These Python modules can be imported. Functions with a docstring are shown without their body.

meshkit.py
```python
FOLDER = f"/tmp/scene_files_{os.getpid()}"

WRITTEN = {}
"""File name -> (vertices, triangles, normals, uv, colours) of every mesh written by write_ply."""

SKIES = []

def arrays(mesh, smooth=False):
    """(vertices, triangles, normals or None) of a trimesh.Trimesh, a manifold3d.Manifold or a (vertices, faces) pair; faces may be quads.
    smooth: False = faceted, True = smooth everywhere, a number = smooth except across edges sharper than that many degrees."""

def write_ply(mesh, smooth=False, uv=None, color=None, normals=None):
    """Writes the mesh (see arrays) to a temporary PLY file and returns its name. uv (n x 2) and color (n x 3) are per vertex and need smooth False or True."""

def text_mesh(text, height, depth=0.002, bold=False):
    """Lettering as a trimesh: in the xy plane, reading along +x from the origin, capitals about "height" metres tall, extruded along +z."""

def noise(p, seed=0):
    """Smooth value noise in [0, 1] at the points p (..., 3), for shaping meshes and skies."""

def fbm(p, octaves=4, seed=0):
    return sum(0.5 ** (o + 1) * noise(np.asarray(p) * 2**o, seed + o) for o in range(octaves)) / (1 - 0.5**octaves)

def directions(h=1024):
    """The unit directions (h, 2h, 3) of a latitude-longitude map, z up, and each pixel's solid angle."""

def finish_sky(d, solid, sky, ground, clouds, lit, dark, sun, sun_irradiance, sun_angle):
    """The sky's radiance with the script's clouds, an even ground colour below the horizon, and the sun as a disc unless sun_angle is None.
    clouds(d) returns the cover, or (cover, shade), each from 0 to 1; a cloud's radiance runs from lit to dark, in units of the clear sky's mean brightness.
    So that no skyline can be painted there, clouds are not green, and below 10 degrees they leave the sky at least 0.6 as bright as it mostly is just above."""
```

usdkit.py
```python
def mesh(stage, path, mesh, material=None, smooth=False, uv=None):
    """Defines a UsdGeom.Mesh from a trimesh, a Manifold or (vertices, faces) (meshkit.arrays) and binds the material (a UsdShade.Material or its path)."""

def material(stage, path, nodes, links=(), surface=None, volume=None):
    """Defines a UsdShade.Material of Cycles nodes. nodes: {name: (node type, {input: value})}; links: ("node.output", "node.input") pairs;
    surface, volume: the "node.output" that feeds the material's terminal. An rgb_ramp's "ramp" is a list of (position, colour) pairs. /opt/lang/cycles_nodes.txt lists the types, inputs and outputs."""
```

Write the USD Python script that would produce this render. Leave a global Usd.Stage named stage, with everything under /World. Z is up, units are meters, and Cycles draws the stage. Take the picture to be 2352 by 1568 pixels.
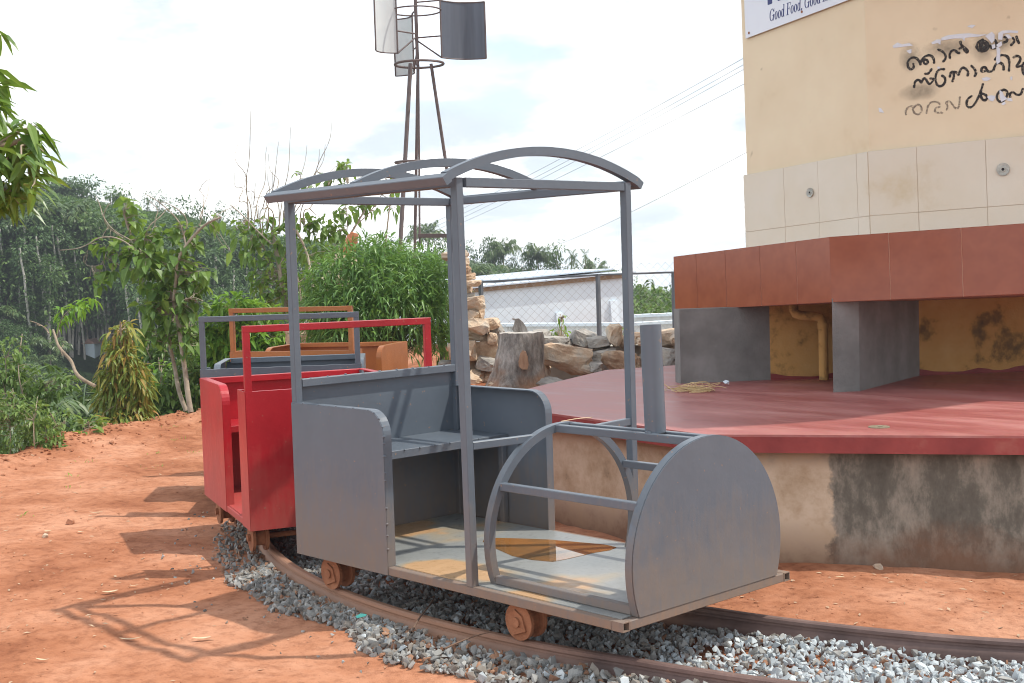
import math, numpy as np, trimesh, manifold3d, shapely
from shapely.geometry import Polygon, LineString, Point
from shapely import affinity
import usdkit, meshkit
from pxr import Usd, UsdGeom, UsdLux, UsdShade, Gf, Sdf, Vt

stage = Usd.Stage.CreateInMemory()
UsdGeom.SetStageUpAxis(stage, "Z")
UsdGeom.SetStageMetersPerUnit(stage, 1.0)
world = UsdGeom.Xform.Define(stage, "/World")
stage.SetDefaultPrim(world.GetPrim())
UsdGeom.Scope.Define(stage, "/World/Looks")
PI = math.pi
MAT = lambda n, nodes, links, surface=None, volume=None: usdkit.material(stage, "/World/Looks/" + n, nodes, links, surface=surface, volume=volume)

# ------------------------------------------------------------------ camera, sky, sun, exposure
EYE = np.array([5.5651, -3.6779, 1.6780])
RIGHT = np.array([0.68467572, 0.72821327, -0.03040705])
UP = np.array([-0.02114278, 0.0615459, 0.9978803])
FWD = np.array([-0.72854111, 0.68258152, -0.05753544])
FPX, CX, CY = 3003.52, 1176.0, 784.0            # focal length and centre in units of a 2352 x 1568 picture
cam = UsdGeom.Camera.Define(stage, "/World/camera")
cam.CreateHorizontalApertureAttr(36.0)
cam.CreateFocalLengthAttr(36.0 * FPX / 2352.0)
cam.CreateClippingRangeAttr((0.05, 5000.0))
cam.AddTransformOp().Set(Gf.Matrix4d(*RIGHT, 0, *UP, 0, *(-FWD), 0, *EYE, 1))
cam.CreateExposureAttr(EXPOSURE := 1.06)

SUN = np.array([0.866, 0.805, 2.03]); SUN /= np.linalg.norm(SUN)
SUN_EL, SUN_ROT = math.asin(SUN[2]), math.atan2(SUN[0], SUN[1])
dome = UsdLux.DomeLight.Define(stage, "/World/sky")
dome.GetPrim().SetCustomDataByKey("label", "bright hazy sky with thin white cloud and faint blue patches")
dome.GetPrim().SetCustomDataByKey("category", "sky")
dome.GetPrim().SetCustomDataByKey("kind", "structure")
sky = MAT("sky_look", {
    "tc": ("texture_coordinate", {}),
    "sep": ("separate_xyz", {}),
    "den": ("math", {"math_type": "add", "value2": 0.25}),
    "up": ("math", {"math_type": "maximum", "value2": 0.0}),
    "div": ("vector_math", {"math_type": "divide"}),
    "cmb": ("combine_xyz", {}),
    "s": ("sky_texture", {"sky_type": "single_scattering", "sun_disc": False, "sun_elevation": SUN_EL, "sun_rotation": SUN_ROT}),
    "n": ("noise_texture", {"scale": 1.7, "detail": 6.0, "roughness": 0.56, "distortion": 0.3}),
    "r": ("rgb_ramp", {"ramp": [(0.0, (0.2, 0.2, 0.2)), (0.35, (0.45, 0.45, 0.45)), (0.48, (0.80, 0.80, 0.80)), (0.60, (1, 1, 1)), (1, (1, 1, 1))]}),
    "n2": ("noise_texture", {"scale": 3.1, "detail": 5.0, "roughness": 0.55}),
    "c": ("rgb_ramp", {"ramp": [(0.0, (2.7, 3.15, 3.7)), (0.40, (3.15, 3.5, 3.85)), (0.50, (4.4, 4.55, 4.65)), (0.58, (6.0, 6.0, 6.0)), (1, (7.0, 7.0, 7.0))]}),
    "m": ("mix", {"mix_type": "mix"}),
    "b": ("background_shader", {"strength": 0.13}),
}, [("tc.generated", "sep.vector"), ("sep.z", "up.value1"), ("up.value", "den.value1"), ("tc.generated", "div.vector1"), ("den.value", "cmb.x"), ("den.value", "cmb.y"), ("den.value", "cmb.z"), ("cmb.vector", "div.vector2"),
    ("div.vector", "n.vector"), ("div.vector", "n2.vector"), ("n.fac", "r.fac"), ("n2.fac", "c.fac"),
    ("r.color", "m.fac"), ("s.color", "m.color1"), ("c.color", "m.color2"), ("m.color", "b.color")], surface="b.background")
UsdShade.MaterialBindingAPI.Apply(dome.GetPrim()).Bind(sky)
sun = UsdLux.DistantLight.Define(stage, "/World/sun")
sun.CreateIntensityAttr(0.50)
sun.CreateAngleAttr(0.9)
sun.CreateColorAttr((1.0, 0.95, 0.86))
sun.GetPrim().CreateAttribute("inputs:normalize", Sdf.ValueTypeNames.Bool).Set(True)
_z = SUN; _x = np.cross([0, 0, 1.0], _z); _x /= np.linalg.norm(_x); _y = np.cross(_z, _x)
sun.AddTransformOp().Set(Gf.Matrix4d(*_x, 0, *_y, 0, *_z, 0, 0, 0, 30, 1))

# ------------------------------------------------------------------ measuring helpers: a place = a direction of sight and a distance
def at(x, y, d):
    return EYE + d * (FWD + (x - CX) / FPX * RIGHT - (y - CY) / FPX * UP)
def on_z(x, y, z):
    d = at(x, y, 1.0) - EYE
    return EYE + (z - EYE[2]) / d[2] * d
def along(p):
    """sideways offset / distance of ground points p (n x 2) as seen from the camera, and the distance."""
    q = np.asarray(p, float)[..., :2] - EYE[:2]
    f, r = FWD[:2] / np.linalg.norm(FWD[:2]), RIGHT[:2] / np.linalg.norm(RIGHT[:2])
    return q @ r, q @ f

# ------------------------------------------------------------------ prims
_used = {}
def path_of(name, parent=None):
    base = (parent.GetPath().pathString if parent is not None else "/World") + "/" + name
    k = _used.get(base, -1) + 1
    _used[base] = k
    return base if k == 0 else f"{base}_{k:03d}"
def tag(o, label=None, cat=None, group=None, kind=None):
    o = o.GetPrim() if hasattr(o, "GetPrim") else o
    for k, v in (("label", label), ("category", cat), ("group", group), ("kind", kind)):
        if v:
            o.SetCustomDataByKey(k, v)
    return o
def thing(name, label, cat, loc=(0, 0, 0), rz=0.0, group=None, kind=None):
    x = UsdGeom.Xform.Define(stage, path_of(name))
    if any(loc):
        x.AddTranslateOp().Set(Gf.Vec3d(*map(float, loc)))
    if rz:
        x.AddRotateZOp().Set(math.degrees(rz))
    return tag(x, label, cat, group, kind)
def obj(name, m, mat, parent=None, smooth=False, tone=None):
    g = usdkit.mesh(stage, path_of(name, parent), m, mat, smooth=smooth)
    if tone is not None:                                                       # a tone per leaf, read by the leaf materials
        UsdGeom.PrimvarsAPI(g).CreatePrimvar("tone", Sdf.ValueTypeNames.FloatArray, "vertex").Set(Vt.FloatArray.FromNumpy(np.asarray(tone, np.float32)))
    return g.GetPrim()
def copy_of(src, name, label, loc, rz=0.0, scale=1.0, group=None, rx=0.0):
    x = UsdGeom.Xform.Define(stage, path_of(name))
    x.AddTranslateOp().Set(Gf.Vec3d(*map(float, loc)))
    x.AddRotateZOp().Set(math.degrees(rz))
    if rx:
        x.AddRotateXOp().Set(rx)
    x.AddScaleOp().Set(Gf.Vec3f(scale, scale, scale) if np.ndim(scale) == 0 else Gf.Vec3f(*scale))
    p = x.GetPrim()
    p.GetReferences().AddInternalReference(src.GetPath())
    p.SetInstanceable(True)
    return tag(p, label, src.GetCustomDataByKey("category"), group)

# ------------------------------------------------------------------ mesh building
def rot(axis, deg):
    return trimesh.transformations.rotation_matrix(math.radians(deg), axis)[:3, :3]
class MB:
    def __init__(s): s.v, s.f, s.n, s.t = [], [], 0, []
    def add(s, v, f, tone=None):
        v, f = np.asarray(v, float), np.asarray(f, int)
        if f.shape[1] == 4:
            f = np.vstack([f[:, [0, 1, 2]], f[:, [0, 2, 3]]])
        s.v.append(v); s.f.append(f + s.n); s.n += len(v); s.t.append(tone)
        return s
    def tm(s, m): return s.add(m.vertices, m.faces)
    def box(s, x0, x1, y0, y1, z0, z1, c=0.0):
        """box with its edges chamfered by c"""
        lo, hi = np.array([x0, y0, z0], float), np.array([x1, y1, z1], float)
        if c <= 0 or min(hi - lo) < 2.2 * c:
            m = trimesh.creation.box(hi - lo); m.apply_translation((lo + hi) / 2); return s.tm(m)
        p = []
        for a in (0, 1):
            for b in (0, 1):
                for d in (0, 1):
                    q = np.where([a, b, d], hi, lo); g = np.where([a, b, d], -1, 1) * c
                    for k in range(3):
                        t = q + g; t[k] = q[k]; p.append(t)
        m = trimesh.convex.convex_hull(np.array(p)); return s.tm(m)
    def bar(s, a, b, w, h, up=(0, 0, 1), c=0.003):
        """square bar from a to b, w wide, h high, edges chamfered"""
        a, b = np.asarray(a, float), np.asarray(b, float); t = b - a; L = np.linalg.norm(t); t /= L
        u = np.asarray(up, float); u = u - t * (u @ t); u /= np.linalg.norm(u); r = np.cross(t, u)
        q = np.array([(-w/2, -h/2+c), (-w/2+c, -h/2), (w/2-c, -h/2), (w/2, -h/2+c), (w/2, h/2-c), (w/2-c, h/2), (-w/2+c, h/2), (-w/2, h/2-c)])
        v = np.vstack([a + q[:, :1] * r + q[:, 1:] * u, b + q[:, :1] * r + q[:, 1:] * u])
        f = [(i, (i+1) % 8, 8 + (i+1) % 8) for i in range(8)] + [(i, 8 + (i+1) % 8, 8 + i) for i in range(8)]
        f += [(0, i+1, i) for i in range(1, 7)] + [(8, 8+i, 8+i+1) for i in range(1, 7)]
        return s.add(v, [x[::-1] for x in f])
    def sweep(s, pts, prof, up=(0, 0, 1), caps=True, closed=False):
        """profile (n x 2: sideways, up) along a polyline"""
        p = np.asarray(pts, float); t = np.gradient(p, axis=0)
        if closed: t = np.roll(p, -1, 0) - np.roll(p, 1, 0)
        t /= np.linalg.norm(t, axis=1, keepdims=True); u0 = np.asarray(up, float)
        r = np.cross(t, u0); r /= np.linalg.norm(r, axis=1, keepdims=True); u = np.cross(r, t)
        q = np.asarray(prof, float); n, m = len(q), len(p)
        v = (p[:, None] + q[None, :, :1] * r[:, None] + q[None, :, 1:] * u[:, None]).reshape(-1, 3)
        i, j = np.meshgrid(np.arange(m if closed else m - 1), np.arange(n), indexing="ij")
        i2 = (i + 1) % m
        f = np.stack([i*n + j, i2*n + j, i2*n + (j+1) % n, i*n + (j+1) % n], -1).reshape(-1, 4)
        s.add(v, f)
        if caps and not closed:
            c = manifold3d.triangulate([q]); c = np.asarray(c)
            s.add(v[:n], c); s.add(v[-n:], c[:, ::-1])
        return s
    def tube(s, pts, rad, sides=6, caps=False):
        p = np.asarray(pts, float); rad = np.broadcast_to(rad, (len(p),))
        t = np.gradient(p, axis=0); t /= np.linalg.norm(t, axis=1, keepdims=True) + 1e-12
        a = np.cross(t, np.where(np.abs(t[:, 2:]) < 0.9, [0, 0, 1.0], [1.0, 0, 0])); a /= np.linalg.norm(a, axis=1, keepdims=True) + 1e-12
        b, g = np.cross(t, a), np.arange(sides) * 2 * PI / sides
        v = (p[:, None] + rad[:, None, None] * (np.cos(g)[None, :, None] * a[:, None] + np.sin(g)[None, :, None] * b[:, None])).reshape(-1, 3)
        i, j = np.meshgrid(np.arange(len(p) - 1), np.arange(sides), indexing="ij")
        s.add(v, np.stack([i*sides + j, i*sides + (j+1) % sides, (i+1)*sides + (j+1) % sides, (i+1)*sides + j], -1).reshape(-1, 4))
        if caps:
            for k, o in ((0, 1), (len(p) - 1, -1)):
                w = np.vstack([v[k*sides:(k+1)*sides], p[k]]); s.add(w, [(sides, (i+1) % sides, i)[::o] for i in range(sides)])
        return s
    def cyl(s, a, b, r, sides=24):
        a, b = np.asarray(a, float), np.asarray(b, float)
        return s.tube([a, b], r, sides, caps=True)
    def prism(s, poly, z0, z1, M=None):
        """a shapely polygon (or points) extruded from z0 to z1; M maps (x, y, z) to the scene: (origin, ex, ey, ez)"""
        P = poly if hasattr(poly, "geom_type") else Polygon(poly)
        for g in getattr(P, "geoms", [P]):
            if g.is_empty or g.area < 1e-9: continue
            m = trimesh.creation.extrude_polygon(shapely.geometry.polygon.orient(g), z1 - z0, engine="earcut")
            v = np.array(m.vertices); v[:, 2] += z0
            if M is not None: v = M[0] + v[:, :1] * M[1] + v[:, 1:2] * M[2] + v[:, 2:] * M[3]
            s.add(v, m.faces)
        return s
    def xform(s, M=None, t=(0, 0, 0)):
        s.v = [(v @ np.asarray(M).T if M is not None else v) + np.asarray(t) for v in s.v]; return s
    def mesh(s): return np.vstack(s.v), np.vstack(s.f)
    def tones(s):
        if all(t is None for t in s.t): return None
        return np.concatenate([np.full(len(v), 0.3) if t is None else t for v, t in zip(s.v, s.t)])
    def build(s, name, mat, parent=None, smooth=False): return obj(name, s.mesh(), mat, parent, smooth, None if smooth else s.tones())

# ------------------------------------------------------------------ materials
def pos_nodes():
    return {"g": ("geometry", {}), "p": ("principled_bsdf", {})}
def look(name, base, var=None, scale=4.0, rough=0.6, bump=0.0, bscale=60.0, spec=0.5, detail=6.0, stretch=None, metal=0.0, ramp=None, bdist=0.01, coat=0.0):
    """two-tone noise material on world position"""
    n = {"g": ("geometry", {}), "p": ("principled_bsdf", {"roughness": rough, "specular_ior_level": spec, "metallic": metal, "coat_weight": coat, "coat_roughness": 0.08})}
    l = []
    src = "g.position"
    if stretch:
        n["mp"] = ("mapping", {"scale": stretch}); l.append(("g.position", "mp.vector")); src = "mp.vector"
    n["n"] = ("noise_texture", {"scale": scale, "detail": detail, "roughness": 0.62})
    n["r"] = ("rgb_ramp", {"ramp": ramp or [(0.3, base), (0.7, var if var is not None else base)]})
    l += [(src, "n.vector"), ("n.fac", "r.fac"), ("r.color", "p.base_color")]
    if bump:
        n["bn"] = ("noise_texture", {"scale": bscale, "detail": 8.0, "roughness": 0.6})
        n["b"] = ("bump", {"strength": bump, "distance": bdist})
        l += [("g.position", "bn.vector"), ("bn.fac", "b.height"), ("b.normal", "p.normal")]
    return MAT(name, n, l, surface="p.BSDF")

def paint(name, col, dark, dust=(0.30, 0.145, 0.075), rough=0.36, amount=1.0):
    """brushed paint with vertical streaks of laterite dust that thicken towards the wheels, small chips and scuffs"""
    return MAT(name, {
        "g": ("geometry", {}), "sx": ("separate_xyz", {}),
        "mp": ("mapping", {"scale": (46.0, 46.0, 5.0)}), "iso": ("noise_texture", {"scale": 7.0, "detail": 9.0, "roughness": 0.7}), "hf": ("math", {"math_type": "multiply", "value2": 0.58}), "av": ("math", {"math_type": "multiply_add", "value2": 0.42}),
        "st": ("noise_texture", {"scale": 1.0, "detail": 5.0, "roughness": 0.65}),
        "pt": ("noise_texture", {"scale": 2.6, "detail": 7.0, "roughness": 0.62}),
        "gr": ("map_range", {"from_min": 0.92, "from_max": 0.22, "to_min": -0.15, "to_max": 0.46}),
        "ad": ("math", {"math_type": "add"}), "sb": ("math", {"math_type": "subtract", "value2": 0.52}),
        "ml": ("math", {"math_type": "multiply", "value2": 1.9 * amount, "use_clamp": True}),
        "cr": ("rgb_ramp", {"ramp": [(0.3, dark), (0.7, col)]}),
        "mx": ("mix", {"mix_type": "mix", "color2": dust}),
        "ch": ("noise_texture", {"scale": 42.0, "detail": 3.0}), "ct": ("math", {"math_type": "greater_than", "value2": 0.715}),
        "cm": ("math", {"math_type": "multiply", "value2": 0.75}),
        "mx2": ("mix", {"mix_type": "mix", "color2": (0.25, 0.16, 0.11)}),
        "rr": ("map_range", {"from_min": 0.0, "from_max": 0.7, "to_min": rough, "to_max": 0.75}),
        "bn": ("noise_texture", {"scale": 7.0, "detail": 4.0}), "bp": ("bump", {"strength": 0.22, "distance": 0.014}),
        "p": ("principled_bsdf", {"specular_ior_level": 0.5}),
    }, [("g.position", "mp.vector"), ("mp.vector", "st.vector"), ("g.position", "pt.vector"), ("g.position", "sx.vector"), ("sx.z", "gr.value"),
        ("g.position", "iso.vector"), ("iso.fac", "hf.value1"), ("st.fac", "av.value1"), ("hf.value", "av.value3"), ("av.value", "ad.value1"), ("gr.result", "ad.value2"), ("ad.value", "sb.value1"), ("sb.value", "ml.value1"),
        ("pt.fac", "cr.fac"), ("cr.color", "mx.color1"), ("ml.value", "mx.fac"), ("g.position", "ch.vector"), ("ch.fac", "ct.value1"), ("ct.value", "cm.value1"),
        ("mx.color", "mx2.color1"), ("cm.value", "mx2.fac"), ("mx2.color", "p.base_color"), ("ml.value", "rr.value"), ("rr.result", "p.roughness"),
        ("g.position", "bn.vector"), ("bn.fac", "bp.height"), ("bp.normal", "p.normal")], surface="p.BSDF")

def leaf_look(name, ramp, trans=0.35, rough=0.42, tint=(0.22, 0.34, 0.03), spec=0.45):
    """leaves: a tone per leaf, light passing through"""
    return MAT(name, {
        "g": ("geometry", {}), "at": ("attribute", {"attribute": "tone"}), "r": ("rgb_ramp", {"ramp": ramp}),
        "n": ("noise_texture", {"scale": 1.1, "detail": 2.0}), "a": ("math", {"math_type": "multiply_add", "value2": 0.72, "value3": 0.0}),
        "b": ("math", {"math_type": "multiply_add", "value2": 0.3}),
        "p": ("principled_bsdf", {"roughness": rough, "specular_ior_level": spec}),
        "tm": ("mix", {"mix_type": "mix", "fac": 0.5, "color2": tint}),
        "t": ("translucent_bsdf", {}), "m": ("mix_closure", {"fac": trans}),
    }, [("at.fac", "a.value1"), ("g.position", "n.vector"), ("n.fac", "b.value1"), ("a.value", "b.value3"), ("b.value", "r.fac"), ("r.color", "p.base_color"),
        ("r.color", "tm.color1"), ("tm.color", "t.color"), ("p.BSDF", "m.closure1"), ("t.BSDF", "m.closure2")], surface="m.closure")

M = {}
M["grey"] = paint("grey_paint", (0.106, 0.127, 0.153), (0.088, 0.106, 0.129), dust=(0.215, 0.148, 0.096), amount=0.78)
M["worn"] = paint("worn_grey_paint", (0.105, 0.118, 0.132), (0.085, 0.096, 0.108), dust=(0.25, 0.155, 0.095), amount=0.85)
M["red"] = paint("red_paint", (0.42, 0.012, 0.020), (0.30, 0.008, 0.014), dust=(0.34, 0.105, 0.075), rough=0.36, amount=0.62)
M["orange"] = paint("tan_orange_paint", (0.36, 0.125, 0.035), (0.26, 0.085, 0.024), rough=0.32, amount=0.7)
M["rust"] = look("dusty_rusty_iron", (0.22, 0.085, 0.042), (0.36, 0.165, 0.088), scale=9, rough=0.85, bump=0.5, bscale=45, spec=0.2)
M["rail"] = MAT("rusty_rail_steel", {"g": ("geometry", {}), "s": ("separate_xyz", {}), "n": ("noise_texture", {"scale": 5.0, "detail": 8.0, "roughness": 0.65}), "r": ("rgb_ramp", {"ramp": [(0.30, (0.065, 0.042, 0.040)), (0.55, (0.135, 0.088, 0.080)), (0.75, (0.21, 0.135, 0.115))]}),
    "n2": ("noise_texture", {"scale": 2.6, "detail": 6.0}), "ma": ("math", {"math_type": "multiply_add", "value2": 1.7, "value3": -0.85}), "ad": ("math", {"math_type": "add"}), "mr": ("map_range", {"from_min": 2.0, "from_max": 1.2, "to_min": 0.08, "to_max": 0.85, "clamp": True}), "m": ("mix", {"mix_type": "mix", "color2": (0.34, 0.185, 0.115)}),
    "b": ("bump", {"strength": 0.35, "distance": 0.006}), "p": ("principled_bsdf", {"roughness": 0.6, "specular_ior_level": 0.4})},
    [("g.position", "n.vector"), ("n.fac", "r.fac"), ("g.position", "s.vector"), ("g.position", "n2.vector"), ("n2.fac", "ma.value1"), ("s.x", "ad.value1"), ("ma.value", "ad.value2"), ("ad.value", "mr.value"), ("mr.result", "m.fac"), ("r.color", "m.color1"), ("m.color", "p.base_color"), ("n.fac", "b.height"), ("b.normal", "p.normal")], surface="p.BSDF")
M["hole"] = look("dark_hollow", (0.02, 0.02, 0.02), rough=0.9)
M["mast"] = look("rust_brown_pipe", (0.085, 0.064, 0.064), (0.145, 0.105, 0.098), scale=8, rough=0.65)
M["vane_light"] = look("pale_grey_sheet", (0.52, 0.55, 0.56), (0.62, 0.64, 0.63), scale=3, rough=0.55)
M["vane_dark"] = look("dark_grey_sheet", (0.07, 0.08, 0.105), (0.10, 0.115, 0.145), scale=2, rough=0.5, stretch=(8, 8, 0.4))
M["bark"] = look("grey_brown_bark", (0.20, 0.15, 0.105), (0.42, 0.34, 0.25), scale=14, rough=0.9, bump=0.6, bscale=40, stretch=(1, 1, 0.3))
M["pale_bark"] = look("pale_bark", (0.24, 0.19, 0.14), (0.44, 0.37, 0.285), scale=10, rough=0.9, bump=0.4, bscale=40)
M["stone_tan"] = look("tan_granite", (0.30, 0.165, 0.09), (0.52, 0.35, 0.21), scale=5, rough=0.9, bump=0.9, bscale=16, bdist=0.03, ramp=[(0.22, (0.24, 0.145, 0.09)), (0.38, (0.42, 0.28, 0.18)), (0.52, (0.58, 0.45, 0.325)), (0.64, (0.48, 0.42, 0.345)), (0.8, (0.64, 0.55, 0.43))])
M["stone_grey"] = look("grey_granite", (0.22, 0.21, 0.20), (0.44, 0.41, 0.37), scale=6, rough=0.9, bump=0.9, bscale=18, bdist=0.03, ramp=[(0.25, (0.16, 0.15, 0.14)), (0.5, (0.34, 0.32, 0.29)), (0.7, (0.46, 0.42, 0.36)), (0.85, (0.40, 0.27, 0.17))])
M["white_wall"] = look("whitewash", (0.60, 0.68, 0.74), (0.67, 0.75, 0.80), scale=2.5, rough=0.9, bump=0.2)
M["dirty_white"] = MAT("weathered_whitewash", {"g": ("geometry", {}), "mp": ("mapping", {"scale": (6, 6, 0.9)}), "n": ("noise_texture", {"scale": 1.4, "detail": 7.0, "roughness": 0.7}),
    "r": ("rgb_ramp", {"ramp": [(0.30, (0.20, 0.19, 0.17)), (0.44, (0.56, 0.58, 0.58)), (0.7, (0.68, 0.71, 0.72))]}), "p": ("principled_bsdf", {"roughness": 0.9})},
    [("g.position", "mp.vector"), ("mp.vector", "n.vector"), ("n.fac", "r.fac"), ("r.color", "p.base_color")], surface="p.BSDF")
M["roof_metal"] = look("pale_roof_sheet", (0.50, 0.57, 0.64), (0.62, 0.68, 0.74), scale=3, rough=0.35, metal=0.3)
M["fascia"] = look("brown_eave_board", (0.17, 0.11, 0.07), (0.26, 0.17, 0.10), rough=0.8)
M["wire"] = look("galvanised_wire", (0.30, 0.31, 0.32), (0.40, 0.41, 0.41), rough=0.5, metal=0.4)
M["cable"] = look("grey_cable", (0.30, 0.30, 0.33), rough=0.6)
M["straw"] = look("dry_straw", (0.50, 0.36, 0.17), (0.66, 0.50, 0.27), scale=20, rough=0.8)
M["chaff"] = look("dusty_chaff", (0.30, 0.17, 0.10), (0.56, 0.42, 0.28), scale=30, rough=0.9)
M["dry_leaf"] = look("dry_leaf", (0.42, 0.28, 0.15), (0.72, 0.58, 0.40), scale=9, rough=0.8)
# ------------------------------------------------------------------ the lie of the land
TC = np.array([0.967, 4.683]); R_OUT, R_IN, RAIL_Z = 4.66, 3.83, 0.10
EDGE = np.array([(3.0, -30), (-1.5, -9), (-5.0, -2.8), (-6.74, 1.17), (-7.34, 2.09), (-7.9, 3.1), (-8.6, 4.37), (-9.6, 6.3), (-12, 9), (-15.8, 12.6), (-15.6, 15.2), (-12.6, 17.4), (-9.6, 13.2), (-7.6, 13.0), (-4.6, 15.6), (4, 21), (24, 26), (30, 4), (22, -24)], float)
EDGE_POLY = Polygon(EDGE)
_ep = shapely.prepared.prep(EDGE_POLY)
def smooth(a, b, x):
    t = np.clip((np.asarray(x, float) - a) / (b - a), 0, 1); return t * t * (3 - 2 * t)
def edge_distance(p):
    """metres outside the plateau's edge (negative inside)"""
    pts = shapely.points(p[..., 0].ravel(), p[..., 1].ravel())
    d = shapely.distance(pts, EDGE_POLY.exterior); ins = shapely.contains(EDGE_POLY, pts)
    return np.where(ins, -d, d).reshape(p.shape[:-1])
SKY_X = np.array([-900, -300, 0, 100, 200, 300, 400, 480, 560, 650, 800, 920, 1000, 1070, 1150, 1250, 1330, 1400, 1460, 1560, 1900, 3200], float)
SKY_Y = np.array([430, 400, 400, 412, 428, 448, 456, 474, 492, 505, 528, 545, 552, 568, 578, 592, 604, 614, 632, 640, 650, 640], float)
def ridge_z(ux):
    """height of the far tree tops (at 100 m) in the direction whose tangent is ux"""
    x = CX + ux * FPX
    hz = 611.0 - 0.0305 * (x - CX)
    return 1.678 + (hz - np.interp(x, SKY_X, SKY_Y)) / FPX * 100.0
def land(p):
    p = np.asarray(p, float); x, y = p[..., 0], p[..., 1]
    ed = edge_distance(p[..., :2])
    X, Z = along(p); ux = np.clip(X / np.maximum(Z, 1.0), -0.75, 0.75)
    r = np.hypot(x - TC[0], y - TC[1])
    q = np.stack([x, y, np.zeros_like(x)], -1)
    z = 0.05 * (meshkit.fbm(q * 0.5, 3, 3) - 0.5) + 0.022 * (meshkit.fbm(q * 2.6, 3, 5) - 0.5)
    z += 0.016 * (meshkit.noise(q * 9.0, 8) - 0.5)
    calm = smooth(5.3, 4.9, r) * smooth(3.3, 3.6, r)
    z *= 1 - 0.8 * calm
    z -= 0.03 * smooth(4.75, 4.6, r) * smooth(3.55, 3.75, r)                     # bed of the track
    bank = smooth(4.85, 5.6, r) * smooth(-0.16, -0.05, X / np.maximum(Z, 1.0)) * smooth(9.0, 12.0, Z)
    z += 0.46 * bank
    z += smooth(-1.5, -0.25, ed) * smooth(0.3, -0.2, ed) * (0.10 * (0.4 + meshkit.noise(q * 1.7, 12)) + 0.07 * (meshkit.fbm(q * 6.0, 2, 13) - 0.5))   # earth thrown up along the edge
    slope = -0.72 * np.maximum(ed, 0) ** 1.0 * smooth(-0.3, 1.0, ed)
    valley = np.maximum(slope, -9.0 - 2.0 * meshkit.noise(q * 0.07, 4))
    hill_top = ridge_z(ux) - 6.9
    dist = np.hypot(X, Z)
    rise = smooth(48, 100, dist)
    far = valley * (1 - rise) + hill_top * rise + 1.6 * (meshkit.fbm(q * 0.06, 3, 9) - 0.5) * smooth(30, 70, dist)
    far -= 0.03 * np.maximum(dist - 108, 0)
    back = smooth(0.9, 1.3, np.abs(np.arctan2(X, Z)))
    far = far * (1 - back) + np.maximum(valley, -9) * back
    return np.where(ed > 0, far, z)

def polar_grid():
    th = np.unique(np.round(np.concatenate([np.arange(-180, -24, 5.0), np.arange(-24, 24.01, 0.125), np.arange(25, 180, 5.0)]), 4))
    rr = [0.6]
    while rr[-1] < 900:
        rr.append(rr[-1] + max(0.028, rr[-1] * (0.0095 if rr[-1] < 20 else 0.022)))
    rr = np.array(rr); a = np.radians(th)
    f, r = FWD[:2] / np.linalg.norm(FWD[:2]), RIGHT[:2] / np.linalg.norm(RIGHT[:2])
    d = np.cos(a)[:, None] * f + np.sin(a)[:, None] * r
    P = EYE[:2] + rr[None, :, None] * d[:, None, :]
    n, m = len(th), len(rr)
    i, j = np.meshgrid(np.arange(n), np.arange(m - 1), indexing="ij"); i2 = (i + 1) % n
    F = np.stack([i*m + j, i2*m + j, i2*m + j + 1, i*m + j + 1], -1).reshape(-1, 4)
    P = P.reshape(-1, 2)
    V = np.column_stack([P, land(P)])
    c = V.shape[0]
    V = np.vstack([V, [EYE[0], EYE[1], 0.0]])
    F = np.vstack([F[:, [0, 1, 2]], F[:, [0, 2, 3]], [(c, ((k + 1) % n) * m, k * m) for k in range(n)]])[:, ::-1]
    return V, F
GV, GF = polar_grid()
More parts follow.
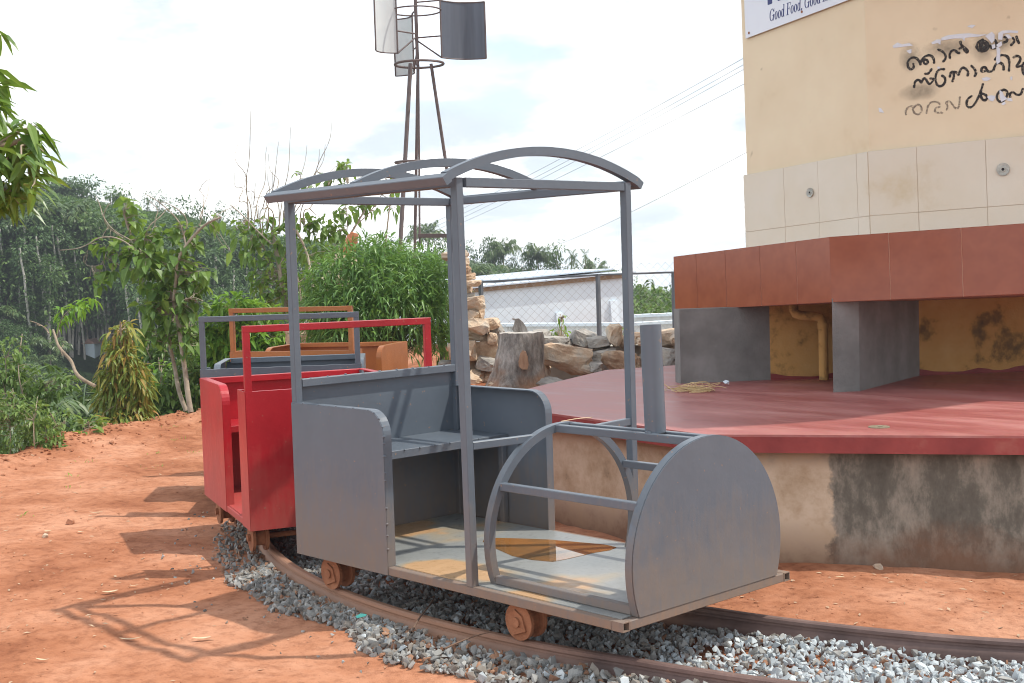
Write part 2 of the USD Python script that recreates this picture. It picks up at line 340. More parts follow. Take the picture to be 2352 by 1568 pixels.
_mid = GV[GF].mean(1)
_out = edge_distance(_mid[:, :2]) > 0.35
def part_of(V, F):
    u, inv = np.unique(F, return_inverse=True); return V[u], inv.reshape(F.shape)

M["soil"] = MAT("red_laterite_soil", {
    "g": ("geometry", {}),
    "n1": ("noise_texture", {"scale": 0.8, "detail": 11.0, "roughness": 0.66}), "r1": ("rgb_ramp", {"ramp": [(0.34, (0.255, 0.090, 0.043)), (0.44, (0.375, 0.152, 0.077)), (0.52, (0.455, 0.203, 0.112)), (0.62, (0.535, 0.268, 0.162))]}),
    "n2": ("noise_texture", {"scale": 14.0, "detail": 8.0, "roughness": 0.7}), "r2": ("rgb_ramp", {"ramp": [(0.30, (0.62, 0.55, 0.52)), (0.52, (1, 1, 1)), (0.75, (1.08, 1.1, 1.1))]}),
    "v": ("voronoi_texture", {"scale": 46.0, "randomness": 1.0}), "vr": ("rgb_ramp", {"ramp": [(0.0, (1, 1, 1)), (0.10, (1, 1, 1)), (0.17, (0, 0, 0)), (1, (0, 0, 0))]}),
    "vn": ("noise_texture", {"scale": 2.3, "detail": 4.0}), "vt": ("map_range", {"from_min": 0.42, "from_max": 0.62, "to_min": 0.0, "to_max": 0.7, "clamp": True}), "vm": ("math", {"math_type": "multiply"}),
    "m1": ("mix", {"mix_type": "multiply", "fac": 1.0}), "m2": ("mix", {"mix_type": "mix", "color2": (0.15, 0.062, 0.035)}),
    "b1": ("noise_texture", {"scale": 26.0, "detail": 10.0, "roughness": 0.68}), "b": ("bump", {"strength": 0.6, "distance": 0.02}),
    "b2": ("noise_texture", {"scale": 150.0, "detail": 4.0}), "bb": ("bump", {"strength": 0.5, "distance": 0.004}),
    "p": ("principled_bsdf", {"roughness": 0.95, "specular_ior_level": 0.15, "diffuse_roughness": 0.5}),
}, [("g.position", x + ".vector") for x in ("n1", "n2", "v", "vn", "b1", "b2")] + [("n1.fac", "r1.fac"), ("n2.fac", "r2.fac"), ("v.distance", "vr.fac"), ("vn.fac", "vt.value"), ("vr.color", "vm.value1"), ("vt.result", "vm.value2"),
    ("r1.color", "m1.color1"), ("r2.color", "m1.color2"), ("m1.color", "m2.color1"), ("vm.value", "m2.fac"), ("m2.color", "p.base_color"),
    ("b1.fac", "b.height"), ("b2.fac", "bb.height"), ("b.normal", "bb.normal"), ("bb.normal", "p.normal")], surface="p.BSDF")
M["slope"] = look("green_undergrowth", (0.022, 0.040, 0.012), (0.05, 0.085, 0.022), scale=0.7, rough=1.0, bump=1.0, bscale=1.2, bdist=0.8, spec=0.1, ramp=[(0.25, (0.030, 0.034, 0.016)), (0.45, (0.018, 0.036, 0.012)), (0.7, (0.035, 0.062, 0.018))])
tag(obj("ground", part_of(GV, GF[~_out]), M["soil"], smooth=True), "bare red laterite earth of the level yard around the track", "ground", kind="structure")
tag(obj("hillside", part_of(GV, GF[_out]), M["slope"], smooth=True), "green valley sides falling from the yard and rising to the wooded ridge", "hill", kind="structure")
# ------------------------------------------------------------------ railway track
def arc(R, a0, a1, n, z=0.0, drift=0.0):
    a = np.radians(np.linspace(a0, a1, n)); r = R + drift * np.clip((np.degrees(a) - 14) / 20, 0, 2)
    return np.stack([TC[0] + r * np.sin(a), TC[1] - r * np.cos(a), np.full(n, z)], 1)
track = thing("railway_track", "curved narrow rusty railway track with two rails under the toy train", "railway track")
_prof = np.array([(-0.042, -0.105), (0.042, -0.105), (0.042, -0.088), (0.012, -0.074), (0.010, -0.036), (0.021, -0.026), (0.023, -0.008), (0.014, 0.0), (-0.014, 0.0), (-0.023, -0.008), (-0.021, -0.026), (-0.010, -0.036), (-0.012, -0.074), (-0.042, -0.088)])
_prof = np.array([(-0.034, -0.11), (0.034, -0.11), (0.036, -0.085), (0.034, -0.060), (0.024, -0.042), (0.013, -0.036), (0.013, -0.028), (0.020, -0.020), (0.020, -0.006), (0.012, 0.0), (-0.012, 0.0), (-0.020, -0.006), (-0.020, -0.020), (-0.013, -0.028), (-0.013, -0.036), (-0.024, -0.042), (-0.034, -0.060), (-0.036, -0.085)])
for R, dr in ((R_OUT, 0.10), (R_IN, 0.13)):
    pts = arc(R, -178, 60, 300, RAIL_Z, dr)
    pts[:, 2] += 0.004 * (meshkit.noise(pts * 1.3, 3) - 0.5)
    MB().sweep(pts, _prof).build("rail", M["rail"], track, smooth=35)

# ------------------------------------------------------------------ crushed stone
rng = np.random.default_rng(7)
def crushed(seed, n=10, flat=0.75):
    g = np.random.default_rng(seed); p = g.normal(size=(n, 3)); p /= np.linalg.norm(p, axis=1, keepdims=True)
    p *= g.uniform(0.75, 1.05, (n, 1)) * np.array([1.0, g.uniform(0.62, 0.9), flat * g.uniform(0.7, 1.0)])
    return trimesh.convex.convex_hull(p)
STONES = [crushed(100 + k) for k in range(10)]
def stone_look(name, a, b, dusty):
    return MAT(name, {"g": ("geometry", {}), "o": ("object_info", {}), "n": ("noise_texture", {"scale": 30, "detail": 5.0}), "ad": ("math", {"math_type": "multiply_add", "value2": 0.5}),
        "hf": ("math", {"math_type": "multiply", "value2": 0.5}), "r": ("rgb_ramp", {"ramp": [(0.2, a), (0.75, b), (1.0, dusty)]}), "p": ("principled_bsdf", {"roughness": 0.85, "specular_ior_level": 0.35}),
        "b": ("bump", {"strength": 0.5, "distance": 0.004})},
        [("g.position", "n.vector"), ("n.fac", "ad.value1"), ("o.random", "hf.value1"), ("hf.value", "ad.value3"), ("ad.value", "r.fac"), ("r.color", "p.base_color"), ("n.fac", "b.height"), ("b.normal", "p.normal")], surface="p.BSDF")
M["gravel"] = [stone_look("blue_grey_gravel", (0.165, 0.163, 0.155), (0.35, 0.345, 0.325), (0.46, 0.44, 0.40)), stone_look("pale_grey_gravel", (0.27, 0.30, 0.315), (0.52, 0.56, 0.57), (0.62, 0.62, 0.59)),
               stone_look("warm_grey_gravel", (0.14, 0.125, 0.11), (0.29, 0.255, 0.215), (0.40, 0.32, 0.245)), stone_look("earth_stained_gravel", (0.20, 0.10, 0.06), (0.36, 0.20, 0.12), (0.42, 0.27, 0.17))]
def rail_angle(p): return np.degrees(np.arctan2(p[:, 0] - TC[0], TC[1] - p[:, 1]))
def scatter_bed():
    out = []
    def lay(n, a0, a1, r0, r1, zf, s0, s1, dusty):
        a = np.radians(rng.uniform(a0, a1, n)); r = rng.uniform(r0, r1, n)
        p = np.stack([TC[0] + r * np.sin(a), TC[1] - r * np.cos(a)], 1)
        s = rng.uniform(s0, s1, n)
        z = zf(np.degrees(a), r) + rng.uniform(-0.012, 0.010, n)
        out.append(np.column_stack([p, z, s, np.full(n, dusty)]))
    inside = lambda a, r: 0.004 + 0.012 * np.sin(r * 9 + a * 0.2) + 0.022 * smooth(8, 25, a) * smooth(0.0, 0.14, np.minimum(r - R_IN, R_OUT - r))
    for _ in range(2):
        lay(5200, -62, 46, R_IN + 0.055, R_OUT - 0.055, inside, 0.013, 0.030, 0.10)
    heap = lambda a, r: 0.075 * smooth(R_OUT + 0.42, R_OUT + 0.05, r) + 0.004
    def lay_heap(n, zoff):
        a = rng.uniform(-21.5, 26, n); wid = 0.20 + 0.055 * np.sin(np.radians(a) * 13) + 0.04 * np.sin(np.radians(a) * 31 + 1)
        wid *= smooth(-23.5, -18.5, a)
        wid = np.maximum(wid, 0.03)
        r = R_OUT + 0.062 + wid * rng.beta(1.0, 1.1, n) * 1.15
        z = 0.040 * np.clip(1 - (r - R_OUT - 0.03) / (wid + 0.03), 0, 1) ** 0.8 + 0.006 + zoff
        ar = np.radians(a); p = np.stack([TC[0] + r * np.sin(ar), TC[1] - r * np.cos(ar)], 1)
        out.append(np.column_stack([p, z + rng.uniform(-0.008, 0.008, n), rng.uniform(0.013, 0.031, n), np.full(n, 0.42)]))
    lay_heap(2000, 0.0); lay_heap(900, 0.010)
    lay(620, -46, -20, R_OUT + 0.04, R_OUT + 0.30, lambda a, r: 0.03 * smooth(R_OUT + 0.25, R_OUT + 0.05, r), 0.012, 0.028, 0.6)
    lay(130, -48, 4, R_OUT + 0.1, R_OUT + 0.62, lambda a, r: 0.004 + 0 * r, 0.007, 0.017, 0.4)
    return np.vstack(out)
BED = scatter_bed()
_d = np.linalg.norm(BED[:, :2] - EYE[:2], axis=1)
_X, _Z = along(BED); _vis = (np.abs(_X / np.maximum(_Z, 0.1)) < 0.40) & (_Z > 1)
_hid = (BED[:, 0] > 0.05) & (BED[:, 0] < 2.1) & (BED[:, 1] > 0.2)               # under the engine
_size = np.where(_vis & ~_hid, BED[:, 3] / _d + np.where(BED[:, 2] > 0.02, 0.0008, 0), 0)
_big = np.argsort(-_size)[:300]
ballast = thing("track_ballast", "blue grey crushed stone heaped along and between the rusty rails", "gravel", kind="stuff")
def stone_mat(row):
    k = rng.random()
    if k < row[4]: return 3 if rng.random() < 0.28 else 2
    bright = smooth(9, 22, rail_angle(row[None, :2])[0]) if np.hypot(row[0] - TC[0], row[1] - TC[1]) < R_OUT else 0.0
    inner = np.hypot(row[0] - TC[0], row[1] - TC[1]) < R_OUT
    return 1 if rng.random() < (0.25 + 0.62 * bright if inner else 0.10) else 0
def rand_rot(g):
    q = g.normal(size=4); q /= np.linalg.norm(q); w, x, y, z = q
    return q, np.array([[1-2*(y*y+z*z), 2*(x*y-z*w), 2*(x*z+y*w)], [2*(x*y+z*w), 1-2*(x*x+z*z), 2*(y*z-x*w)], [2*(x*z-y*w), 2*(y*z+x*w), 1-2*(x*x+y*y)]])
_mk = np.array([stone_mat(r) for r in BED])
for i in _big:
    s = STONES[i % 10]; _, Rm = rand_rot(rng)
    obj("stone", (np.array(s.vertices) @ Rm.T * BED[i, 3] * 1.15 + BED[i, :3], s.faces), M["gravel"][_mk[i]], ballast)
_rest = np.setdiff1d(np.arange(len(BED)), _big)
for k in range(4):
    ids = _rest[_mk[_rest] == k]
    pi = UsdGeom.PointInstancer.Define(stage, path_of("loose_stones", ballast.GetPrim()))
    tag(pi, kind="stuff")
    protos = []
    for j in range(5):
        pm = usdkit.mesh(stage, pi.GetPath().pathString + f"/stone_shape_{j:03d}", STONES[(2 * j + k) % 10], M["gravel"][k]); protos.append(pm.GetPath())
    pi.CreatePrototypesRel().SetTargets(protos)
    pi.CreateProtoIndicesAttr(Vt.IntArray.FromNumpy(rng.integers(0, 5, len(ids)).astype(np.int32)))
    pi.CreatePositionsAttr(Vt.Vec3fArray.FromNumpy(BED[ids, :3].astype(np.float32)))
    pi.CreateScalesAttr(Vt.Vec3fArray.FromNumpy(np.repeat(BED[ids, 3:4], 3, 1).astype(np.float32)))
    qs = [rand_rot(rng)[0] for _ in ids]
    pi.CreateOrientationsAttr(Vt.QuathArray([Gf.Quath(float(q[0]), float(q[1]), float(q[2]), float(q[3])) for q in qs]))

# ------------------------------------------------------------------ the toy train
HP, TW, W = 0.295, 0.04, 1.10          # height of the floor, tube size, width
def arm_outline(L, z0, z1, rad=0.115, n=9):
    a = np.linspace(0, PI / 2, n)
    return [(0, z0), (L, z0)] + [(L - rad + rad * math.cos(t), z1 - rad + rad * math.sin(t)) for t in a] + [(0, z1)]
def arm_panels(t, mat, L, top):
    """two cheek panels with rounded front corner and a flat bar welded round the edge"""
    z0, z1 = HP - 0.04, HP + top
    for side in (0, 1):
        y0, y1 = (-0.004, -0.0002) if side == 0 else (W + 0.0002, W + 0.004)
        pl = MB().prism(arm_outline(L - 0.001, z0 + 0.001, z1 - 0.001), y0, y1, (np.zeros(3), np.array([1, 0, 0]), np.array([0, 0, 1]), np.array([0, 1.0, 0])))
        p = pl.build("side_panel", mat, t)
        o = arm_outline(L, z0, z1)
        path = [(x, 0, z) for x, z in o[1:]]
        yc = 0.022 if side == 0 else W - 0.022
        e = MB(); pts = np.array(path, float); tan = np.gradient(pts, axis=0); tan /= np.linalg.norm(tan, axis=1, keepdims=True)
        nor = np.stack([tan[:, 2], 0 * tan[:, 0], -tan[:, 0]], 1)
        ring = []
        for dy, dn in ((-0.0225, 0.0005), (0.0225, 0.0005), (0.0225, -0.005), (-0.0225, -0.005)):
            q = pts + nor * dn; q[:, 1] = yc + dy; ring.append(q)
        v = np.stack(ring, 1).reshape(-1, 3); m = len(pts)
        f = [(i*4 + j, i*4 + (j+1) % 4, (i+1)*4 + (j+1) % 4, (i+1)*4 + j) for i in range(m - 1) for j in range(4)] + [(0, 1, 2, 3), (m*4-1, m*4-2, m*4-3, m*4-4)]
        e.add(v, f).build("edge_bar", mat, p)
def wheel(x, y, out):
    """double flanged wheel; out = -1 towards the near side"""
    m = MB(); zc, R = 0.178, 0.080
    m.cyl((x, y + out*0.030, zc), (x, y + out*0.047, zc), R, 32).cyl((x, y - out*0.047, zc), (x, y - out*0.030, zc), R, 32).cyl((x, y - 0.032, zc), (x, y + 0.032, zc), 0.050, 28)
    return m
def wheels(t, mat, xs, plate=False):
    for x in xs:
        for y, o in ((0.085, -1), (W - 0.20, 1)):
            w = wheel(x, y, o).build("wheel", mat, t, smooth=35)
            MB().cyl((x, y + o*0.047, 0.178), (x, y + o*0.066, 0.178), 0.021, 16).build("hub", mat, w, smooth=35)
            if plate:
                c, s = math.cos(0.35), math.sin(0.35); q = np.array([(-0.05, -0.045), (0.038, -0.045), (0.038, 0.02), (0.005, 0.055), (-0.05, 0.045)])
                q = np.stack([q[:, 0] * c - q[:, 1] * s, q[:, 0] * s + q[:, 1] * c], 1)
                MB().prism(Polygon(q), 0.0, 0.009, (np.array([x, y + o*0.047, 0.176]), np.array([1.0, 0, 0]), np.array([0, 0, 1.0]), np.array([0, o*1.0, 0]))).build("axle_plate", mat, w)
        MB().cyl((x, 0.10, 0.178), (x, W - 0.22, 0.178), 0.016, 12).build("axle", mat, t, smooth=35)
def bench(t, mat, back, seat_x, seat_z, lip=0.04):
    """back board with a tube along its top, seat board"""
    MB().box(0.004, 0.009, 0.006, W - 0.006, HP, HP + back - 0.03).build("back_board", mat, t)
    MB().bar((0.022, 0.0225 + 0.02, HP + back - 0.02), (0.022, W - 0.0425, HP + back - 0.02), 0.04, 0.04).build("top_rail", mat, t)
    s = MB().box(0.009, seat_x, 0.006, W - 0.006, seat_z - 0.006, seat_z, 0.002); s.box(seat_x - 0.006, seat_x + 0.0005, 0.006, W - 0.006, seat_z - lip, seat_z - 0.004); s.build("seat", mat, t)
    for y in (0.026, W - 0.026):
        MB().bar((seat_x - 0.03, y, HP), (seat_x - 0.03, y, seat_z - 0.006), 0.035, 0.035, up=(0, 1, 0)).build("seat_leg", mat, t)
def hollow_bar(m, x0, x1, y0, y1, z0, z1):
    """tube along x, open at its front end"""
    k, w = 0.06, 0.004
    m.box(x0, x1 - k, y0, y1, z0, z1, 0.003)
    m.box(x1 - k, x1, y0, y1, z0, z0 + w).box(x1 - k, x1, y0, y1, z1 - w, z1).box(x1 - k, x1, y0, y0 + w, z0 + w, z1 - w).box(x1 - k, x1, y1 - w, y1, z0 + w, z1 - w)

# the engine
M["floor"] = MAT("trodden_grey_floor", {
    "g": ("geometry", {}), "n": ("noise_texture", {"scale": 2.0, "detail": 3.0, "roughness": 0.45}), "r": ("rgb_ramp", {"ramp": [(0.30, (0.19, 0.205, 0.205)), (0.54, (0.245, 0.25, 0.24)), (0.595, (0.30, 0.265, 0.205)), (0.64, (0.44, 0.27, 0.14))]}),
    "n2": ("noise_texture", {"scale": 26.0, "detail": 4.0}), "rr": ("map_range", {"from_min": 0.35, "from_max": 0.7, "to_min": 0.30, "to_max": 0.48}),
    "p": ("principled_bsdf", {"specular_ior_level": 0.6})}, [("g.position", "n.vector"), ("n.fac", "r.fac"), ("r.color", "p.base_color"), ("g.position", "n2.vector"), ("n2.fac", "rr.value"), ("rr.result", "p.roughness")], surface="p.BSDF")
G = M["grey"]
engine = thing("toy_locomotive", "grey painted steel children's train engine with open roof hoops, round front plate and pipe chimney", "toy train engine")
L_E, X_M, HT = 2.215, 1.340, 2.064
fr = MB(); hollow_bar(fr, 0.0, L_E, 0.0, TW, HP - TW, HP - 0.002); hollow_bar(fr, 0.0, L_E, W - TW, W, HP - TW, HP - 0.002)
fr.box(L_E - TW, L_E - 0.002, TW + 0.001, W - TW - 0.001, HP - TW, HP - 0.002, 0.003).box(0.001, TW, TW + 0.001, W - TW - 0.001, HP - TW, HP - 0.002)
fr.box(1.1, 1.14, TW + 0.001, W - TW - 0.001, HP - TW, HP - 0.004)
fr.build("chassis", M["worn"], engine)
MB().box(0.010, L_E - 0.042, 0.0385, W - 0.0385, HP - 0.002, HP + 0.003).build("floor", M["floor"], engine)
arm_panels(engine, G, 0.75, 0.73)
bench(engine, G, 0.846, 0.42, 0.775)
for x in (0.0, X_M - 0.04):
    for y in (0.0, W - 0.04):
        lean = 0.012 if (x > 0 and y == 0) else 0.0
        z0 = HP - 0.001 if x > 0 else (HP + 0.731 if y == 0 else HP)
        MB().bar((x + 0.02, y + 0.02, z0), (x + 0.02 - lean, y + 0.02 - lean * 0.6, HT - 0.001), 0.04, 0.04, up=(0, 1, 0)).build("post", G, engine)
for y in (0.02, W - 0.02):
    MB().bar((0.042, y - 0.003, HT - 0.02), (X_M - 0.045, y - 0.003, HT - 0.02), 0.038, 0.04).build("roof_beam", G, engine)
for x in (0.02, X_M - 0.022):
    MB().bar((x, 0.044, HT - 0.021), (x, W - 0.044, HT - 0.021), 0.038, 0.041).build("roof_beam", G, engine)
# three roof hoops, each a shallow arc past the sides
def hoop_pts(x, ya, yb, ze, za, n=25):
    h, c = za - ze, (yb - ya) / 2; r = (c * c + h * h) / (2 * h); a = math.asin(c / r)
    return [(x, (ya + yb) / 2 + r * math.sin(t), za - r + r * math.cos(t)) for t in np.linspace(-a, a, n)]
for x in (0.022, 0.68, X_M - 0.012):
    MB().sweep(hoop_pts(x, -0.068, W + 0.055, HT + 0.001, HT + 0.128), [(-0.02, -0.019), (0.02, -0.019), (0.02, 0.019), (-0.02, 0.019)], up=(1, 0, 0)).build("roof_hoop", G, engine, smooth=30)
MB().bar((-0.012, -0.083, HT - 0.012), (X_M + 0.022, -0.083, HT - 0.012), 0.036, 0.042, up=(0, -0.55, 0.83)).build("eave_bar", G, engine)
MB().bar((-0.012, W + 0.064, HT - 0.008), (X_M + 0.006, W + 0.064, HT - 0.008), 0.03, 0.04, up=(0, 0.55, 0.83)).build("eave_bar", G, engine)
# round boiler: front plate, rear hoop and the bars that join them
BC, BR_, BY = HP + 0.177, 0.487, W / 2
_h = (W - 2 * 0.096) / 2
a0 = math.atan2(-(BC - HP), _h)
def seg(R, n=49, drop=0.0):
    return [(BY + R * math.cos(t), BC + R * math.sin(t)) for t in np.linspace(a0, PI - a0, n)]
XD, XA = 2.196, 1.372
YZX = (np.zeros(3), np.array([0, 1.0, 0]), np.array([0, 0, 1.0]), np.array([1.0, 0, 0]))
MB().prism(seg(BR_ - 0.002), XD + 0.016, XD + 0.020, YZX).build("front_plate", G, engine)
def boiler_ring(x, name):
    pts = [(x, y, z) for y, z in seg(BR_ - 0.018)]
    m = MB().sweep(pts, [(-0.018, -0.0175), (0.018, -0.0175), (0.018, 0.0175), (-0.018, 0.0175)], up=(1, 0, 0)); m.build(name, G, engine, smooth=30)
boiler_ring(XD - 0.003, "front_ring"); boiler_ring(XA, "rear_ring")
for s in (-1, 1):
    yb = BY + s * (_h - 0.012)
    MB().bar((XA + 0.02, yb, HP + 0.022), (XD - 0.022, yb, HP + 0.022), 0.036, 0.036).build("bottom_bar", G, engine)
    t = math.asin((0.735 - 0.016 - BC) / (BR_ - 0.018)); ym = BY + s * (BR_ - 0.018) * math.cos(t)
    MB().bar((XA + 0.018, ym, 0.719), (XD - 0.018, ym, 0.719), 0.034, 0.034).build("middle_bar", G, engine)
    MB().bar((XA + 0.015, BY + s * 0.046, BC + BR_ - 0.022), (XD - 0.018, BY + s * 0.046, BC + BR_ - 0.022), 0.034, 0.034).build("top_bar", G, engine)
    t = math.asin((0.905 - BC) / (BR_ - 0.018)); yr = (BR_ - 0.018) * math.cos(t)
    MB().bar((X_M - 0.02 + 0.0, BY + s * (W / 2 - 0.04), 0.905), (XA - 0.008, BY + s * (yr - 0.0), 0.905), 0.03, 0.034).build("brace", G, engine)
ch = MB(); zb, zt = BC + BR_ - 0.006, BC + BR_ + 0.452
ch.tube([(1.930, BY, zb), (1.916, BY, zt)], 0.0455, 32).tube([(1.916, BY, zt), (1.930, BY, zb)], 0.0415, 32)
ri = np.arange(32) * 2 * PI / 32; r1 = np.stack([1.916 + 0.0455 * np.cos(ri), BY + 0.0455 * np.sin(ri), np.full(32, zt)], 1); r2 = np.stack([1.916 + 0.0415 * np.cos(ri), BY + 0.0415 * np.sin(ri), np.full(32, zt)], 1)
ch.add(np.vstack([r1, r2]), [(i, (i+1) % 32, 32 + (i+1) % 32, 32 + i) for i in range(32)])
ch.build("chimney", G, engine, smooth=40)
wheels(engine, M["rust"], (0.225, 1.585), True)
wb, gw = MB(), np.random.default_rng(14)
def bead(p, r=0.006):
    s = trimesh.creation.icosphere(1, r * gw.uniform(0.7, 1.3)); wb.add(np.array(s.vertices) * [1.3, 1.0, 0.8] + p, s.faces)
for x, z in arm_outline(0.75, HP, HP + 0.73)[2::2]: bead((x, 0.001, z - 0.003))
for z in np.arange(0.36, 0.92, 0.075): bead((0.7495, 0.001, z + gw.normal(0, 0.015)))
for x in np.arange(0.10, 0.62, 0.14): bead((x, 0.001, HP + 0.730))
for y in np.arange(0.10, 1.05, 0.11): bead((0.030 + gw.normal(0, 0.005), y, HP + 0.847))
for y in np.arange(0.08, 1.05, 0.10): bead((0.421, y, 0.773), 0.005)
for y in (0.02, W - 0.02):
    for x in (0.045, X_M - 0.045): bead((x, y, HT - 0.002), 0.007)
    bead((X_M - 0.02, y, HP + 0.004), 0.008); bead((X_M - 0.045, y, HP + 0.002), 0.008)
for a in (-1, 1): bead((XA, BY + a * 0.25, BC + 0.40), 0.007); bead((1.93, BY + a * 0.046, BC + BR_ - 0.003), 0.009)
wb.build("weld_bead", G, engine, smooth=True)
M["puddle"] = MAT("rain_water_over_rust", {"g": ("geometry", {}), "n": ("noise_texture", {"scale": 5.0, "detail": 5.0}), "r": ("rgb_ramp", {"ramp": [(0.35, (0.13, 0.075, 0.03)), (0.5, (0.20, 0.095, 0.03)), (0.65, (0.27, 0.115, 0.03))]}),
    "p": ("principled_bsdf", {"roughness": 0.01, "ior": 1.6, "specular_ior_level": 0.8})}, [("g.position", "n.vector"), ("n.fac", "r.fac"), ("r.color", "p.base_color")], surface="p.BSDF")
pud = np.array([on_z(x, y, HP + 0.004)[:2] for x, y in ((1112, 1243), (1118, 1236), (1180, 1237), (1260, 1240), (1330, 1246), (1385, 1251), (1412, 1257), (1398, 1263), (1360, 1269), (1300, 1283), (1270, 1289), (1225, 1285), (1180, 1276), (1140, 1258))])
pud_p = Polygon(pud).buffer(0.02, quad_segs=6).buffer(-0.012).simplify(0.003)
tag(MB().prism(pud_p, HP + 0.0035, HP + 0.0052).build("rain_puddle", M["puddle"]), "shiny rain puddle over rusty stain on the engine floor", "puddle")

# the three wagons
def wagon(name, label, mat, x, y, yaw):
    t = thing(name, label, "toy train wagon", (x, y, 0), yaw, group=None)
    L, LS, RET = 1.372, 0.713, 0.20
    f = MB(); f.box(0.0, L, 0.0, TW, HP - TW, HP - 0.002, 0.003).box(0.0, L, W - TW, W, HP - TW, HP - 0.002, 0.003).box(0.001, TW, TW + 0.001, W - TW - 0.001, HP - TW, HP - 0.002).box(L - TW, L - 0.001, TW + 0.001, W - TW - 0.001, HP - TW, HP - 0.002); f.build("chassis", mat, t)
    MB().box(0.01, L - 0.01, 0.012, W - 0.012, HP - 0.002, HP + 0.003).build("floor", mat, t)
    arm_panels(t, mat, LS, 0.722)
    bench(t, mat, 0.722, 0.40, 0.735)
    b, zt = HP - TW, HP + 0.735
    MB().box(L + 0.0005, L + 0.005, 0.0, W, b, zt).build("front_panel", mat, t)
    for y0, y1 in ((-0.004, 0.0), (W, W + 0.004)):
        q = MB().box(L - RET, L, y0, y1, b, zt).build("side_return", mat, t)
    for yy in (0.021, W - 0.021):
        MB().bar((L - RET + 0.018, yy, HP), (L - RET + 0.018, yy, zt), 0.034, 0.04, up=(0, 1, 0)).build("upright", mat, t)
    MB().bar((L - 0.021, 0.0, zt - 0.02), (L - 0.021, W, zt - 0.02), 0.038, 0.038).build("front_rail", mat, t)
    h = MB(); zh = HP + 1.098
    h.bar((L - 0.021, 0.02, zt - 0.001), (L - 0.021, 0.02, zh), 0.038, 0.038, up=(0, 1, 0)).bar((L - 0.021, W - 0.02, zt - 0.001), (L - 0.021, W - 0.02, zh), 0.038, 0.038, up=(0, 1, 0)).bar((L - 0.0205, 0.001, zh - 0.0185), (L - 0.0205, W - 0.001, zh - 0.0185), 0.0385, 0.0385); h.build("hand_hoop", mat, t)
    wheels(t, M["rust"], (0.22, 1.16))
    return t
wagon("train_wagon", "glossy red open wagon with bench and hand hoop coupled behind the grey engine", M["red"], -1.976, 0.614, -0.343)
wagon("train_wagon", "grey open wagon half hidden between the red wagon and the tan one", M["grey"], -3.555, 1.746, -0.663)
wagon("train_wagon", "tan orange open wagon, last and farthest of the toy train", M["orange"], -4.80, 3.245, -1.00)
# coupling bars under the floors
for (xa, ya), (xb, yb), lb in (((-0.69, 0.68), (0.02, 0.55), "rusty coupling bar low between engine and red wagon"), ((-2.15, 1.36), (-1.80, 1.14), "rusty coupling bar low between red and grey wagons"), ((-3.60, 2.50), (-3.26, 2.20), "rusty coupling bar low between grey and tan wagons")):
    tag(MB().bar((xa, ya, 0.232), (xb, yb, 0.232), 0.05, 0.02).build("coupling_bar", M["rust"]), lb, "coupling")
# ------------------------------------------------------------------ stepped red deck round the building
DZ = 0.73
P1 = np.array([1.10, 1.92]); _a = math.radians(31.5); D_R = np.array([math.cos(_a), math.sin(_a)])
DECK = np.array([P1, P1 + 2.1 * D_R, (4.3, 5.2), (3.9, 7.6), (1.6, 9.0), (-0.6, 8.6), (-1.75, 6.6), (-2.34, 4.86), (-1.76, 3.42), (-1.30, 2.36)])
M["deck"] = MAT("red_oxide_cement", {
    "g": ("geometry", {}), "mp": ("mapping", {"rotation": (0, 0, -0.75), "scale": (0.55, 2.2, 1.0)}), "n": ("noise_texture", {"scale": 1.5, "detail": 8.0, "roughness": 0.66, "distortion": 0.4}),
    "r": ("rgb_ramp", {"ramp": [(0.28, (0.27, 0.066, 0.058)), (0.46, (0.34, 0.105, 0.093)), (0.60, (0.42, 0.165, 0.146)), (0.76, (0.51, 0.255, 0.225))]}),
    "n2": ("noise_texture", {"scale": 22.0, "detail": 6.0}), "m": ("mix", {"mix_type": "multiply", "fac": 0.22}),
    "rr": ("map_range", {"from_min": 0.3, "from_max": 0.7, "to_min": 0.32, "to_max": 0.6}), "b": ("bump", {"strength": 0.12, "distance": 0.006}), "p": ("principled_bsdf", {"specular_ior_level": 0.45})},
    [("g.position", "mp.vector"), ("mp.vector", "n.vector"), ("n.fac", "r.fac"), ("g.position", "n2.vector"), ("r.color", "m.color1"), ("n2.color", "m.color2"), ("m.color", "p.base_color"), ("n.fac", "rr.value"), ("rr.result", "p.roughness"), ("n2.fac", "b.height"), ("b.normal", "p.normal")], surface="p.BSDF")
M["deck_edge"] = look("dark_red_oxide_edge", (0.19, 0.022, 0.020), (0.27, 0.05, 0.042), scale=3, rough=0.55, bump=0.25, bscale=20, ramp=[(0.3, (0.17, 0.018, 0.017)), (0.6, (0.25, 0.035, 0.03)), (0.82, (0.33, 0.13, 0.09))])
